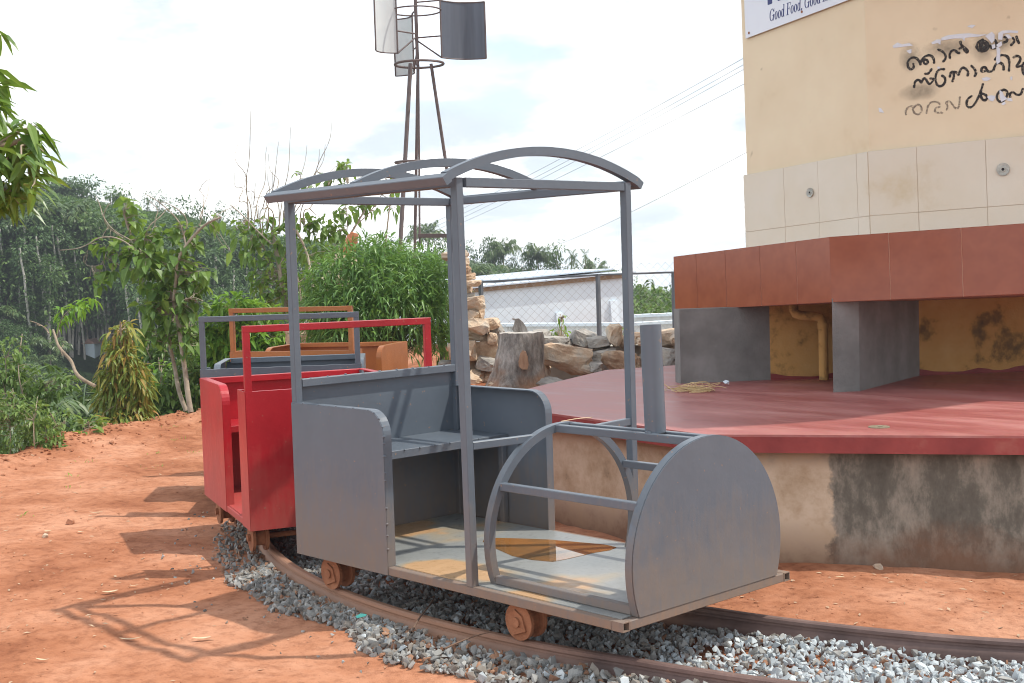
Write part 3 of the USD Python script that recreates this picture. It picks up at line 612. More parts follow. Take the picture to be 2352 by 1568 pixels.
M["deck_wall"] = MAT("stained_plaster_and_cement", {
    "g": ("geometry", {}), "s": ("separate_xyz", {}),
    # cement beyond x = 1.62, cream plaster before it, with a ragged joint
    "jn": ("noise_texture", {"scale": 5.0, "detail": 9.0, "roughness": 0.65}), "ja": ("math", {"math_type": "multiply_add", "value2": 0.28, "value3": -0.14}), "jx": ("math", {"math_type": "add"}), "jt": ("map_range", {"from_min": 1.60, "from_max": 1.625, "clamp": True}),
    "n": ("noise_texture", {"scale": 2.6, "detail": 13.0, "roughness": 0.72}),
    "pl": ("rgb_ramp", {"ramp": [(0.30, (0.20, 0.15, 0.10)), (0.42, (0.40, 0.30, 0.20)), (0.56, (0.52, 0.42, 0.31)), (0.75, (0.59, 0.50, 0.39))]}),
    "mp": ("mapping", {"scale": (2.6, 2.6, 1.3)}), "st": ("noise_texture", {"scale": 1.3, "detail": 12.0, "roughness": 0.72, "distortion": 0.1}),
    "ce": ("rgb_ramp", {"ramp": [(0.34, (0.085, 0.077, 0.063)), (0.45, (0.13, 0.12, 0.098)), (0.53, (0.24, 0.215, 0.175)), (0.66, (0.36, 0.31, 0.25))]}),
    "mx": ("mix", {"mix_type": "mix"}),
    # red mud splashed on the foot
    "mn": ("math", {"math_type": "multiply_add", "value2": -0.60, "value3": 0.20}), "mz": ("math", {"math_type": "add"}), "mr": ("map_range", {"from_min": 0.13, "from_max": -0.10, "to_min": 0.0, "to_max": 0.85, "clamp": True}), "mud": ("mix", {"mix_type": "mix", "color2": (0.165, 0.080, 0.044)}),
    "tz": ("math", {"math_type": "multiply_add", "value2": 0.5, "value3": 0.0}), "tt": ("math", {"math_type": "add"}), "tr": ("map_range", {"from_min": 0.80, "from_max": 0.93, "to_min": 0.0, "to_max": 0.75, "clamp": True}), "mould": ("mix", {"mix_type": "mix", "color2": (0.062, 0.058, 0.048)}),
    "b": ("bump", {"strength": 0.4, "distance": 0.01}), "p": ("principled_bsdf", {"roughness": 0.92, "specular_ior_level": 0.2})},
    [("g.position", "s.vector"), ("g.position", "jn.vector"), ("jn.fac", "ja.value1"), ("s.x", "jx.value1"), ("ja.value", "jx.value2"), ("jx.value", "jt.value"), ("g.position", "n.vector"), ("n.fac", "pl.fac"), ("g.position", "mp.vector"), ("mp.vector", "st.vector"), ("st.fac", "ce.fac"),
     ("jt.result", "mx.fac"), ("pl.color", "mx.color1"), ("ce.color", "mx.color2"), ("n.fac", "mn.value1"), ("mn.value", "mz.value1"), ("s.z", "mz.value2"), ("mz.value", "mr.value"),
     ("n.fac", "tz.value1"), ("s.z", "tt.value1"), ("tz.value", "tt.value2"), ("tt.value", "tr.value"), ("mx.color", "mould.color1"), ("tr.result", "mould.fac"), ("mould.color", "mud.color1"), ("mr.result", "mud.fac"), ("mud.color", "p.base_color"), ("n.fac", "b.height"), ("b.normal", "p.normal")], surface="p.BSDF")
deck = thing("red_deck", "raised octagonal deck of worn red oxide cement over a stained plinth wall", "deck")
dp = Polygon(DECK)
MB().prism(dp.buffer(-0.085, join_style=2), -0.35, DZ - 0.097).build("plinth_wall", M["deck_wall"], deck)
MB().prism(dp, DZ - 0.098, DZ - 0.012).build("edge_band", M["deck_edge"], deck)
top = dp.buffer(-0.004, join_style=2)
MB().prism(top, DZ - 0.012, DZ).build("deck_top", M["deck"], deck)

# ------------------------------------------------------------------ the octagonal building, true to its own plumb line
BU = UP - 0.0366 * RIGHT - 0.009 * FWD; BU /= np.linalg.norm(BU)
BR = RIGHT - BU * (RIGHT @ BU); BR /= np.linalg.norm(BR)
BF = np.cross(BU, BR)
def bp(X, Z, h): return EYE + X * BR + Z * BF + h * BU
class Face:
    """an upright wall face through plan points a and b, n towards the outside"""
    def __init__(s, a, b):
        s.a, s.b = np.array(a, float), np.array(b, float); d = s.b - s.a; s.L = np.linalg.norm(d); d /= s.L
        s.o, s.e = bp(*s.a, 0), d[0] * BR + d[1] * BF
        n = np.array([-d[1], d[0]]); n = n if n @ -s.a > 0 else -n
        s.n = n[0] * BR + n[1] * BF
    def hit(s, x, y):
        d = at(x, y, 1.0) - EYE; t = ((s.o - EYE) @ s.n) / (d @ s.n); q = EYE + t * d - s.o
        return np.array([q @ s.e, q @ BU])
    def M(s, off=0.0): return (s.o + off * s.n, s.e, BU, s.n)
S1, S2, S3, S4, S0 = (1.38, 11.0), (2.23, 9.1), (4.0, 8.01), (5.6, 8.9), (1.75, 13.0)
W1, W2, W3, W4, W0 = (1.967, 10.7), (2.63, 9.47), (3.95, 8.70), (5.1, 9.35), (2.62, 12.2)
SB, ST = 0.108, 0.566
M["cream"] = MAT("cream_plaster", {"g": ("geometry", {}), "n": ("noise_texture", {"scale": 1.6, "detail": 8.0, "roughness": 0.6}), "r": ("rgb_ramp", {"ramp": [(0.24, (0.56, 0.43, 0.27)), (0.40, (0.665, 0.55, 0.385)), (0.72, (0.715, 0.61, 0.44))]}),
    "n2": ("noise_texture", {"scale": 7.0, "detail": 5.0}), "t": ("rgb_ramp", {"ramp": [(0.0, (0.25, 0.22, 0.19)), (0.235, (0.30, 0.26, 0.22)), (0.30, (1, 1, 1)), (1, (1, 1, 1))]}), "m": ("mix", {"mix_type": "multiply", "fac": 0.5}),
    "b1": ("noise_texture", {"scale": 40.0, "detail": 4.0}), "b": ("bump", {"strength": 0.15, "distance": 0.006}), "p": ("principled_bsdf", {"roughness": 0.85, "specular_ior_level": 0.25})},
    [("g.position", "n.vector"), ("n.fac", "r.fac"), ("g.position", "n2.vector"), ("n2.fac", "t.fac"), ("r.color", "m.color1"), ("t.color", "m.color2"), ("m.color", "p.base_color"), ("g.position", "b1.vector"), ("b1.fac", "b.height"), ("b.normal", "p.normal")], surface="p.BSDF")
M["cream_tile"] = look("glazed_cream_tile", (0.54, 0.44, 0.33), (0.62, 0.545, 0.455), scale=2.2, rough=0.25, ramp=[(0.22, (0.50, 0.40, 0.255)), (0.40, (0.575, 0.505, 0.395)), (0.7, (0.595, 0.54, 0.445))])
M["grout"] = look("brown_grout", (0.40, 0.29, 0.18), (0.50, 0.39, 0.27), rough=0.9)
M["terra"] = look("terracotta_tile", (0.200, 0.046, 0.019), (0.245, 0.063, 0.027), scale=8, rough=0.16, detail=3, bump=0.05, bscale=70, bdist=0.002, spec=0.55)
M["grout2"] = look("pale_grout", (0.50, 0.22, 0.13), (0.58, 0.36, 0.26), rough=0.9)
M["cement"] = look("bare_grey_cement", (0.11, 0.105, 0.10), (0.27, 0.26, 0.25), scale=2.4, detail=12, rough=0.92, bump=0.5, bscale=45, ramp=[(0.22, (0.11, 0.104, 0.097)), (0.5, (0.195, 0.187, 0.175)), (0.78, (0.30, 0.29, 0.275))])
M["ochre"] = look("mouldy_ochre_plaster", (0.12, 0.075, 0.03), (0.46, 0.23, 0.06), scale=3.4, rough=0.9, bump=0.3, detail=12, ramp=[(0.30, (0.085, 0.062, 0.035)), (0.39, (0.24, 0.14, 0.05)), (0.46, (0.50, 0.275, 0.085)), (0.8, (0.58, 0.36, 0.15))])
M["sign"] = look("pale_sign_board", (0.62, 0.66, 0.72), (0.66, 0.69, 0.74), scale=1.5, rough=0.35)
M["ink"] = look("navy_lettering", (0.025, 0.035, 0.14), rough=0.5)
def chalky(name, col, lo, hi):
    return MAT(name, {"g": ("geometry", {}), "n": ("noise_texture", {"scale": 75.0, "detail": 4.0}), "r": ("map_range", {"from_min": lo, "from_max": hi, "to_min": 0.0, "to_max": 1.0, "clamp": True}),
        "d": ("diffuse_bsdf", {"color": col}), "t": ("transparent_bsdf", {}), "m": ("mix_closure", {})}, [("g.position", "n.vector"), ("n.fac", "r.value"), ("r.result", "m.fac"), ("t.BSDF", "m.closure1"), ("d.BSDF", "m.closure2")], surface="m.closure")
M["char"] = chalky("charcoal_marks", (0.042, 0.038, 0.036), 0.30, 0.52)
M["char_faint"] = chalky("faint_charcoal_marks", (0.20, 0.16, 0.12), 0.36, 0.66)
M["paper"] = look("torn_paper", (0.54, 0.57, 0.63), (0.66, 0.68, 0.71), scale=12, rough=0.9)
M["smudge"] = MAT("rubbed_charcoal", {"g": ("geometry", {}), "at": ("attribute", {"attribute": "tone"}), "n": ("noise_texture", {"scale": 13.0, "detail": 8.0, "roughness": 0.72}), "ma": ("math", {"math_type": "multiply"}), "r": ("map_range", {"from_min": 0.10, "from_max": 0.70, "to_min": 0.0, "to_max": 0.62, "clamp": True}),
    "d": ("diffuse_bsdf", {"color": (0.07, 0.06, 0.05)}), "t": ("transparent_bsdf", {}), "m": ("mix_closure", {})}, [("g.position", "n.vector"), ("n.fac", "ma.value1"), ("at.fac", "ma.value2"), ("ma.value", "r.value"), ("r.result", "m.fac"), ("t.BSDF", "m.closure1"), ("d.BSDF", "m.closure2")], surface="m.closure")
bld = thing("octagonal_kiosk", "cream octagonal kiosk with terracotta tiled counter, cream tile band and cement fins below", "building")
def plan_prism(pts, h0, h1):
    """plan polygon (X, Z) between two heights on the building's plumb line"""
    return MB().prism(Polygon(pts), h0, h1, (EYE, BR, BF, BU))
BACKW = [W0, (3.4, 13.4), (5.2, 12.6), (5.9, 10.8)]
plan_prism([W1, W2, W3, W4] + BACKW[::-1], 0.50, 4.2).build("wall", M["cream"], bld)
BACKS = [S0, (3.3, 14.2), (5.6, 13.3), (6.5, 11.0)]
plan_prism([S1, S2, S3, S4] + BACKS[::-1], SB + 0.002, ST - 0.004).build("counter", M["grout2"], bld)
fl, frt, fb = Face(S1, S2), Face(S2, S3), Face(S0, S1)
def tiles(face, cuts, h0, h1, mat, thick, gap, name, parent, rnd):
    for a, b in zip(cuts[:-1], cuts[1:]):
        m = MB(); t = thick + rnd.uniform(-0.0007, 0.0007)
        x0, x1, y0, y1, c = a + gap, b - gap, h0 + gap, h1 - gap, 0.0016
        q = np.array([(x0, y0), (x1, y0), (x1, y1), (x0, y1)]); i = np.array([(x0 + c, y0 + c), (x1 - c, y0 + c), (x1 - c, y1 - c), (x0 + c, y1 - c)])
        o, e, u, n = face.M()
        v = np.vstack([o + p[0] * e + p[1] * u + d * n for d, P in ((0.0, q), (t - c, q), (t, i)) for p in P])
        f = [(k*4 + j, k*4 + (j+1) % 4, k*4 + 4 + (j+1) % 4, k*4 + 4 + j) for k in (0, 1) for j in range(4)] + [(8, 9, 10, 11)]
        m.add(v, f if np.cross(e, u) @ n > 0 else [x[::-1] for x in f]).build(name, mat, parent)
rnd = np.random.default_rng(5)
cl = [0.0] + [fl.hit(x, 640)[0] for x in (1600.9, 1668, 1747.5, 1830.9)] + [fl.L + 0.0030]
tiles(fl, cl, SB, ST, M["terra"], 0.003, 0.0018, "counter_tile", bld, rnd)
cr = [-0.0012] + [frt.hit(x, 600)[0] for x in (2043.1, 2209.9, 2362)]; cr += [cr[-1] + 0.36, frt.L]
tiles(frt, cr, SB, ST, M["terra"], 0.003, 0.0018, "counter_tile", bld, rnd)
tiles(fb, [0.02, 0.5, 1.0, 1.5, fb.L], SB, ST, M["terra"], 0.003, 0.0018, "counter_tile", bld, rnd)
tiles(Face(S3, S4), [0.0, 0.45, 0.9, 1.35, Face(S3, S4).L], SB, ST, M["terra"], 0.003, 0.0018, "counter_tile", bld, rnd)
# cream tile band, a little proud of the wall
wl, wr = Face(W1, W2), Face(W2, W3)
HT1, HT2 = 1.193, 0.727
_g = 0.022
def off_plan(pts, d): return np.array(Polygon(pts).buffer(d, join_style=2).exterior.coords)[:-1]
plan_prism(off_plan([W1, W2, W3, W4] + BACKW[::-1], _g), ST - 0.03, HT1 - 0.006).build("tile_backing", M["grout"], bld)
class FaceOff(Face):
    def __init__(s, f, d): s.__dict__.update(f.__dict__); s.o = f.o + d * f.n
wl2, wr2 = FaceOff(wl, _g), FaceOff(wr, _g)
tw = math.tan(math.radians(15)) * _g
cL = [-0.02] + [wl2.hit(x, 450)[0] for x in (1801.7, 1880.6, 1969.9)] + [wl.L + tw - 0.001]
cR = [-tw + 0.001] + [wr2.hit(x, 410)[0] for x in (2107.5, 2266)]; cR += [cR[-1] + 0.47, wr.L + tw]
for fc, cc in ((wl2, cL), (wr2, cR)):
    tiles(fc, cc, HT2, HT1, M["cream_tile"], 0.003, 0.0010, "wall_tile", bld, rnd)
    tiles(fc, cc, ST + 0.004, HT2, M["cream_tile"], 0.003, 0.0010, "wall_tile", bld, rnd)
M["dark_pipe"] = look("grey_mortar_ring", (0.30, 0.31, 0.28), (0.50, 0.51, 0.46), scale=25, rough=0.9, bump=0.5)
for fc, px, py, rr in ((wl2, 1862.5, 441.8, 0.036), (wr2, 2304.4, 389, 0.044)):
    s, h = fc.hit(px, py); o, e, u, n = fc.M(0.0085); c = o + s * e + h * u
    a = np.arange(24) * 2 * PI / 24; ring = lambda r, d: c + r * (np.cos(a)[:, None] * e + np.sin(a)[:, None] * u) + d * n
    m = MB(); v = np.vstack([ring(rr, 0.0005), ring(rr * 0.97, 0.006), ring(rr * 0.72, 0.002), ring(rr * 0.40, 0.001), ring(rr * 0.36, 0.007), ring(rr * 0.24, 0.007), ring(rr * 0.22, -0.004)])
    f = [(k*24 + j, k*24 + (j+1) % 24, k*24 + 24 + (j+1) % 24, k*24 + 24 + j) for k in range(6) for j in range(24)]
    hole = m.add(v, f if np.cross(e, u) @ n > 0 else [x[::-1] for x in f]).build("tap_socket", M["dark_pipe"], bld, smooth=30)
    w = MB(); vv = np.vstack([ring(rr * 0.24, 0.0035), c + 0.0035 * n]); w.add(vv, [(24, j, (j+1) % 24) for j in range(24)]).build("pipe_hole", M["hole"], hole)
# below the counter: fins and the recessed ochre wall, standing on the deck
def on_deck(x, y): return on_z(x, y, DZ)[:2]
q = [on_deck(*p) for p in ((1770, 872), (2110, 862), (2352, 852))]
lw = [np.array([-1.5, 5.6]), np.array([-1.25, 4.95]), q[0], q[1], q[2], q[2] + 0.9 * (q[2] - q[1]) / np.linalg.norm(q[2] - q[1])]
lower = Polygon([lw[1], lw[2], lw[3], lw[4], lw[5], lw[5] + np.array([0.2, 1.0]), np.array([1.2, 8.2]), np.array([-0.9, 7.6]), lw[0]])
MB().prism(lower, DZ - 0.01, 1.42).build("lower_wall", M["ochre"], bld)
def quad_fin(pts, h1, name="fin_wall"):
    MB().prism(Polygon(pts), DZ - 0.01, h1).build(name, M["cement"], bld)
a, b = on_deck(1564, 881), on_deck(1770, 872); dn = np.array([-(b - a)[1], (b - a)[0]]); dn /= np.linalg.norm(dn)
quad_fin([a, b + 0.15 * (b - a), b + 0.15 * (b - a) + 0.16 * dn, a + 0.16 * dn], 1.305)
a, b, c = on_deck(1914, 901), on_deck(1975, 898), on_deck(2112, 862)
quad_fin([a, b, c, c + 0.1 * (c - b), a + 1.1 * (c - b)], 1.385)
# red skirting splashed up the foot, waste pipe
sk = MB()
for p, r_ in ((lw[2], lw[3]), (lw[3], lw[5])):
    d = (r_ - p); L = np.linalg.norm(d); d = d / L; nn = np.array([d[1], -d[0]]); n_ = 30
    xs = np.linspace(0, L, n_); hs = 0.012 + 0.04 * meshkit.noise(np.stack([xs * 6, 0 * xs, 0 * xs], 1), 31) ** 2
    o3 = np.array([*(p + 0.003 * nn), DZ]); e3 = np.array([*d, 0.0])
    v = np.vstack([o3 + xs[:, None] * e3, o3 + xs[:, None] * e3 + hs[:, None] * np.array([0, 0, 1.0])])
    sk.add(v, [(i, i + 1, n_ + i + 1, n_ + i) for i in range(n_ - 1)])
sk.build("red_skirting", M["deck_edge"], bld)
pp = on_deck(1888, 873) + np.array([0.05, -0.05])
pz = 1.36
pt = np.array([pp[0] - 0.16, pp[1] - 0.15])
path = [(pt[0], pt[1], pz), (pt[0], pt[1], pz - 0.08), (pt[0] + 0.01, pt[1] + 0.01, pz - 0.11), (pt[0] + 0.04, pt[1] + 0.04, pz - 0.125), (pp[0] - 0.05, pp[1] - 0.05, pz - 0.13), (pp[0] - 0.015, pp[1] - 0.015, pz - 0.145), (pp[0], pp[1], pz - 0.19), (pp[0], pp[1], DZ + 0.01)]
wp = MB().tube(path, 0.036, 14).build("waste_pipe", M["ochre"], bld, smooth=50)
MB().cyl((pp[0], pp[1], 1.13), (pp[0], pp[1], 1.175), 0.042, 16).build("pipe_collar", M["ochre"], wp, smooth=40)
# wide roof slab above the picture; it throws the shade on the deck
rf = [(2.56, 3.64), (2.86, 4.10), (3.0, 4.42), (3.04, 4.66), (3.17, 5.25), (3.35, 6.3), (3.0, 8.6), (1.0, 9.6), (-0.4, 8.2), (-0.5, 6.2), (0.30, 3.98), (0.9, 3.80)]
rf = Polygon(rf)
MB().prism(rf, 4.6, 4.72).build("roof_slab", M["cream"], bld)
# signboard on the left face
sg = thing("sign_board", "pale blue grey signboard with navy italic slogan fixed on the left wall face", "sign")
sb0 = wl.hit(1716.6, 88.6)
o, e, u, n = wl.M(0.012); flip = np.cross(e, u) @ n < 0
MS = (o, e, u, n)
s0, hb = sb0[0] - 0.0, sb0[1]
tilt = (wl.hit(1953, 0)[1] - hb) / (wl.hit(1953, 0)[0] - s0)
bow = [(s0 + x, hb + tilt * x) for x in np.linspace(0, 1.42, 12)]
board = Polygon(bow + [(bow[-1][0], hb + 1.2), (s0 - 0.01, hb + 1.2)])
MB().prism(board, 0.0, 0.006, MS).build("board", M["sign"], sg)
# the letters: stems, rings and slabs, slanted
def ell(cx, cy, rx, ry, t0, t1):
    return affinity.scale(Point(cx, cy).buffer(1, 24), rx, ry).difference(affinity.scale(Point(cx, cy).buffer(1, 24), rx - t0, ry - t1))
def bx(x0, y0, x1, y1): return shapely.box(x0, y0, x1, y1)
def glyph(c):
    X, t, h = 0.46, 0.11, 0.035                                                # x height, thick, thin (cap height = 0.70)
    if c == "o": return ell(0.19, X/2, 0.19, X/2 + 0.012, t, h), 0.42
    if c == "d": return shapely.union_all([ell(0.17, X/2, 0.17, X/2 + 0.012, t*0.9, h), bx(0.26, 0, 0.36, 0.72), bx(0.19, 0.68, 0.30, 0.72), bx(0.34, 0, 0.41, 0.035)]), 0.45
    if c == "G": return shapely.union_all([ell(0.29, 0.35, 0.29, 0.362, t, h).difference(bx(0.42, 0.36, 0.7, 0.52)), bx(0.45, 0.0, 0.55, 0.31), bx(0.36, 0.28, 0.61, 0.315), bx(0.53, 0.50, 0.565, 0.70)]), 0.66
    if c == "F": return shapely.union_all([bx(0.08, 0, 0.19, 0.70), bx(0.0, 0, 0.28, 0.035), bx(0.0, 0.665, 0.48, 0.70), bx(0.44, 0.54, 0.48, 0.70), bx(0.19, 0.35, 0.37, 0.385), bx(0.34, 0.28, 0.37, 0.45)]), 0.52
    if c == "L": return shapely.union_all([bx(0.08, 0, 0.19, 0.70), bx(0.0, 0.665, 0.28, 0.70), bx(0.0, 0, 0.48, 0.035), bx(0.44, 0, 0.48, 0.18)]), 0.52
    if c == "i": return shapely.union_all([bx(0.06, 0, 0.15, X), bx(0.0, 0, 0.22, 0.03), bx(0.0, X - 0.035, 0.1, X), Point(0.11, 0.62).buffer(0.06)]), 0.25
    if c == "f": return shapely.union_all([bx(0.08, -0.02, 0.18, 0.60), ell(0.25, 0.58, 0.17, 0.14, 0.09, 0.04).intersection(bx(0.08, 0.58, 0.42, 0.75)), bx(0.0, X - 0.035, 0.30, X), bx(0.0, -0.02, 0.26, 0.015)]), 0.33
    if c == "e": return shapely.union_all([ell(0.18, X/2, 0.18, X/2 + 0.012, t, h).difference(bx(0.22, 0.10, 0.5, 0.21)), bx(0.07, 0.21, 0.33, 0.245)]), 0.40
    if c == "N": return shapely.union_all([bx(0.0, 0, 0.17, 0.72), bx(0.47, 0, 0.64, 0.72), Polygon([(0, 0.72), (0.17, 0.72), (0.64, 0), (0.47, 0)])]), 0.70
    if c == "s": return shapely.union_all([ell(0.18, 0.34, 0.17, 0.13, 0.09, 0.05).difference(bx(0.2, 0.2, 0.5, 0.33)), ell(0.18, 0.13, 0.18, 0.14, 0.09, 0.05).difference(bx(-0.1, 0.14, 0.16, 0.4))]), 0.42
    if c == "t": return shapely.union_all([bx(0.08, 0, 0.2, 0.62), bx(0.0, 0.40, 0.32, 0.46)]), 0.34
    if c == "l": return bx(0.04, 0, 0.17, 0.74), 0.24
    if c == "é": return shapely.union_all([glyph("e")[0], Polygon([(0.15, 0.52), (0.22, 0.52), (0.32, 0.66), (0.22, 0.66)])]), 0.42
    if c == ",": return Polygon([(0.03, 0.10), (0.15, 0.10), (0.14, 0.0), (0.04, -0.15), (0.02, -0.13), (0.08, 0.0), (0.03, 0.01)]), 0.2
    return None, 0.22
def letters(text, p0, p1, size_h, parent, name, slant=0.22, weight=0.0, width=None, upto=None):
    """text whose first letter starts at p0 on the face and whose letter number upto starts at p1"""
    adv, xs = 0.0, []
    for c in text: xs.append(adv); adv += glyph(c)[1]
    k = np.linalg.norm(np.array(p1) - p0) / xs[upto] if upto else width
    sy = size_h / 0.70; d = (np.array(p1) - p0) / np.linalg.norm(np.array(p1) - p0)
    for c, x in zip(text, xs):
        g = glyph(c)[0]
        if g is None: continue
        if weight: g = g.buffer(weight)
        g = affinity.affine_transform(g, [k, slant * sy * 0.5, d[1] / d[0] * k, sy, p0[0] + x * k * 1.0, p0[1] + x * k * d[1] / d[0]])
        MB().prism(g, 0.0062, 0.0072, MS).build(name, M["ink"], parent)
slogan, b0, b1 = "Good Food, Good Life", wl.hit(1771.5, 49.8), wl.hit(1893.5, 5.0)
letters(slogan, b0, b1, 0.092, sg, "letter", upto=slogan.index("L"))
c0 = wl.hit(1768.5, 9.5); c1 = c0 + np.array([1.0, tilt])
letters("Nestlé", c0 + np.array([0, 0.0]), c1, 0.26, sg, "brand_letter", slant=0.0, weight=0.02, width=0.26)
for px, py in ((1724.5, 75.5), (1846, 27)):
    s, h = wl.hit(px, py); MB().prism(Point(s, h).buffer(0.010, 4), 0.0062, 0.0090, MS).build("nail", M["rust"], sg)
# writing rubbed on the right face in charcoal, and shreds of old paper
def gp(x, y): return wr.hit((3400 + x / 3.92) * 0.590361, (80 + y / 3.92) * 0.590361)
MW = wr.M(0.0)
STROKES = [
 [(600,660),(612,715),(560,750),(515,700),(515,625),(565,562),(640,560),(695,620),(712,680),(715,625),(755,560),(830,520),(890,540),(920,600),(918,642)],
 [(760,595),(800,590),(832,630),(800,665),(762,650),(758,600)], [(980,440),(1050,468),(1098,530),(1092,585),(1058,622)],
 [(1162,572),(1150,515),(1190,450),(1240,448),(1275,490),(1300,492)], [(1318,320),(1330,372),(1395,420),(1435,455),(1420,490),(1385,450),(1350,400),(1308,425)],
 [(1660,290),(1590,320),(1560,400),(1600,460),(1690,470),(1750,420),(1740,340),(1670,300),(1610,350),(1620,430),(1700,440),(1720,360),(1650,340),(1640,400),(1700,400)],
 [(1770,380),(1800,420),(1860,420),(1880,360),(1850,300)], [(1985,330),(2030,318),(2035,262),(1990,250)], [(2092,372),(2150,312),(2120,262)], [(2175,245),(2190,300),(2212,340)],
 [(615,1008),(620,940),(660,900),(705,910),(722,952),(745,895),(785,870),(820,945),(852,970),(893,930),(912,880),(862,880)], [(780,808),(830,812),(880,738)],
 [(1072,740),(1000,738),(950,800),(936,890),(960,978),(1005,1005),(1062,980),(1096,910),(1078,860),(1040,838)],
 [(1160,850),(1170,792),(1210,772),(1224,850),(1200,920)], [(1230,780),(1272,792),(1290,838),(1312,760),(1352,710),(1402,730),(1442,790),(1430,832)], [(1490,690),(1540,740),(1562,800),(1540,842)],
 [(1692,770),(1640,780),(1640,722),(1690,702),(1720,740),(1742,780),(1822,770),(1842,690),(1882,640),(1942,642),(1980,690),(1978,742)], [(1850,590),(1880,540),(1960,520),(2040,540),(2070,622),(2060,762)],
 [(2130,560),(2182,530),(2240,560),(2228,622),(2160,708),(2252,690),(2330,640)], [(2290,640),(2262,720),(2275,800),(2330,840)],
 [(1490,1150),(1432,1190),(1408,1262),(1432,1320),(1482,1325),(1542,1270),(1602,1150),(1640,1050),(1662,970)], [(1640,1108),(1712,1130),(1732,1182),(1692,1222),(1642,1190),(1628,1120)],
 [(1990,1058),(1920,1070),(1870,1140),(1888,1222),(1950,1242),(2010,1190),(2042,1120),(2020,1062),(1978,1050)], [(2080,1162),(2070,1112),(2122,1080),(2172,1132),(2242,1130),(2270,1042)],
]
FAINT = [[(490,1430),(480,1372),(540,1300),(622,1312)], [(600,1332),(660,1270),(722,1300),(732,1380),(690,1430),(622,1420),(592,1352)], [(800,1410),(822,1300),(880,1230),(980,1240),(1002,1270)], [(1040,1400),(932,1405),(930,1342),(1000,1312)],
 [(1112,1360),(1130,1292),(1092,1250),(1150,1220),(1202,1280),(1242,1340),(1300,1330),(1312,1170)]]
def ragged_line(pts, w, sd):
    g = np.random.default_rng(sd); p = np.array([gp(*q) for q in pts])
    for _ in range(2):                                                          # round the corners
        a, b = p[:-1], p[1:]; p = np.vstack([p[:1], np.stack([0.75*a + 0.25*b, 0.25*a + 0.75*b], 1).reshape(-1, 2), p[-1:]])
    return shapely.union_all([LineString(p[i:i+2]).buffer(w * g.uniform(0.75, 1.2), 3) for i in range(len(p) - 1)])
for k, st in enumerate(STROKES):
    MB().prism(ragged_line(st, 0.0080, k), 0.0006, 0.0016, MW).build("charcoal_letter", M["char"], bld)
for k, st in enumerate(FAINT):
    MB().prism(ragged_line(st, 0.0066, 90 + k), 0.0006, 0.0014, MW).build("faint_letter", M["char_faint"], bld)
for (x, y, rx, ry) in ((560, 560, 150, 190), (700, 1080, 260, 120), (1670, 420, 170, 190), (1100, 420, 330, 120), (1930, 330, 200, 130)):
    c = gp(x, y); ex = 1.5 * abs(gp(x + rx, y)[0] - c[0]); ey = 1.5 * abs(gp(x, y + ry)[1] - c[1])
    rr_, aa_ = np.meshgrid(np.linspace(0, 1, 9), np.arange(28) * 2 * PI / 28, indexing="ij")
    sp = np.stack([c[0] + ex * rr_ * np.cos(aa_), c[1] + ey * rr_ * np.sin(aa_)], -1).reshape(-1, 2)
    v = MW[0] + sp[:, :1] * MW[1] + sp[:, 1:] * MW[2] + 0.0004 * MW[3]
    f = [(i*28 + j, i*28 + (j+1) % 28, (i+1)*28 + (j+1) % 28, (i+1)*28 + j) for i in range(8) for j in range(28)]
    MB().add(v, f, (1 - rr_.ravel()) ** 0.8).build("rubbed_patch", M["smudge"], bld)
PAPERS = [[(290,385),(360,335),(430,365),(540,345),(590,378),(470,392),(300,412)], [(880,335),(960,290),(1020,290),(1012,365),(980,335),(895,358)], [(1030,265),(1130,225),(1300,205),(1450,195),(1600,215),(1720,210),(1600,240),(1460,250),(1385,262),(1380,308),(1350,268),(1230,268),(1120,285),(1035,300)],
 [(1700,235),(1800,172),(1840,215),(1835,300),(1800,342),(1760,290)], [(1900,190),(1960,155),(2070,150),(2200,158),(2190,188),(2080,180),(1970,195),(1955,290),(1898,285)], [(2005,215),(2060,212),(2100,262),(2050,272)], [(1870,370),(1945,318),(1955,372),(1900,410)], [(1872,400),(1925,430),(1922,560),(1928,620),(1880,665),(1866,600),(1880,500)],
 [(500,460),(572,435),(570,490),(545,500)], [(1650,880),(1720,860),(1782,882),(1730,915),(1670,912)], [(1730,1160),(1790,1140),(1850,1150),(1840,1190),(1815,1228),(1770,1215)], [(1920,1060),(1960,1090),(1985,1150),(2035,1190),(1945,1235),(1922,1150)], [(2030,1190),(2090,1180),(2115,1225),(2045,1222)], [(75,1330),(110,1340),(152,1400),(85,1392)], [(1430,85),(1490,65),(1545,72),(1500,108),(1440,92)], [(975,700),(1015,712),(1000,730),(970,725)], [(1945,1270),(1990,1235),(2010,1262),(1975,1288)], [(2085,860),(2110,850),(2105,905),(2085,890)], [(1800,370),(1845,362),(1850,410),(1808,428)]]
for P in PAPERS:
    MB().prism(Polygon([gp(*q) for q in P]).buffer(0.0015, 2), 0.0018, 0.0026, MW).build("torn_paper", M["paper"], bld)
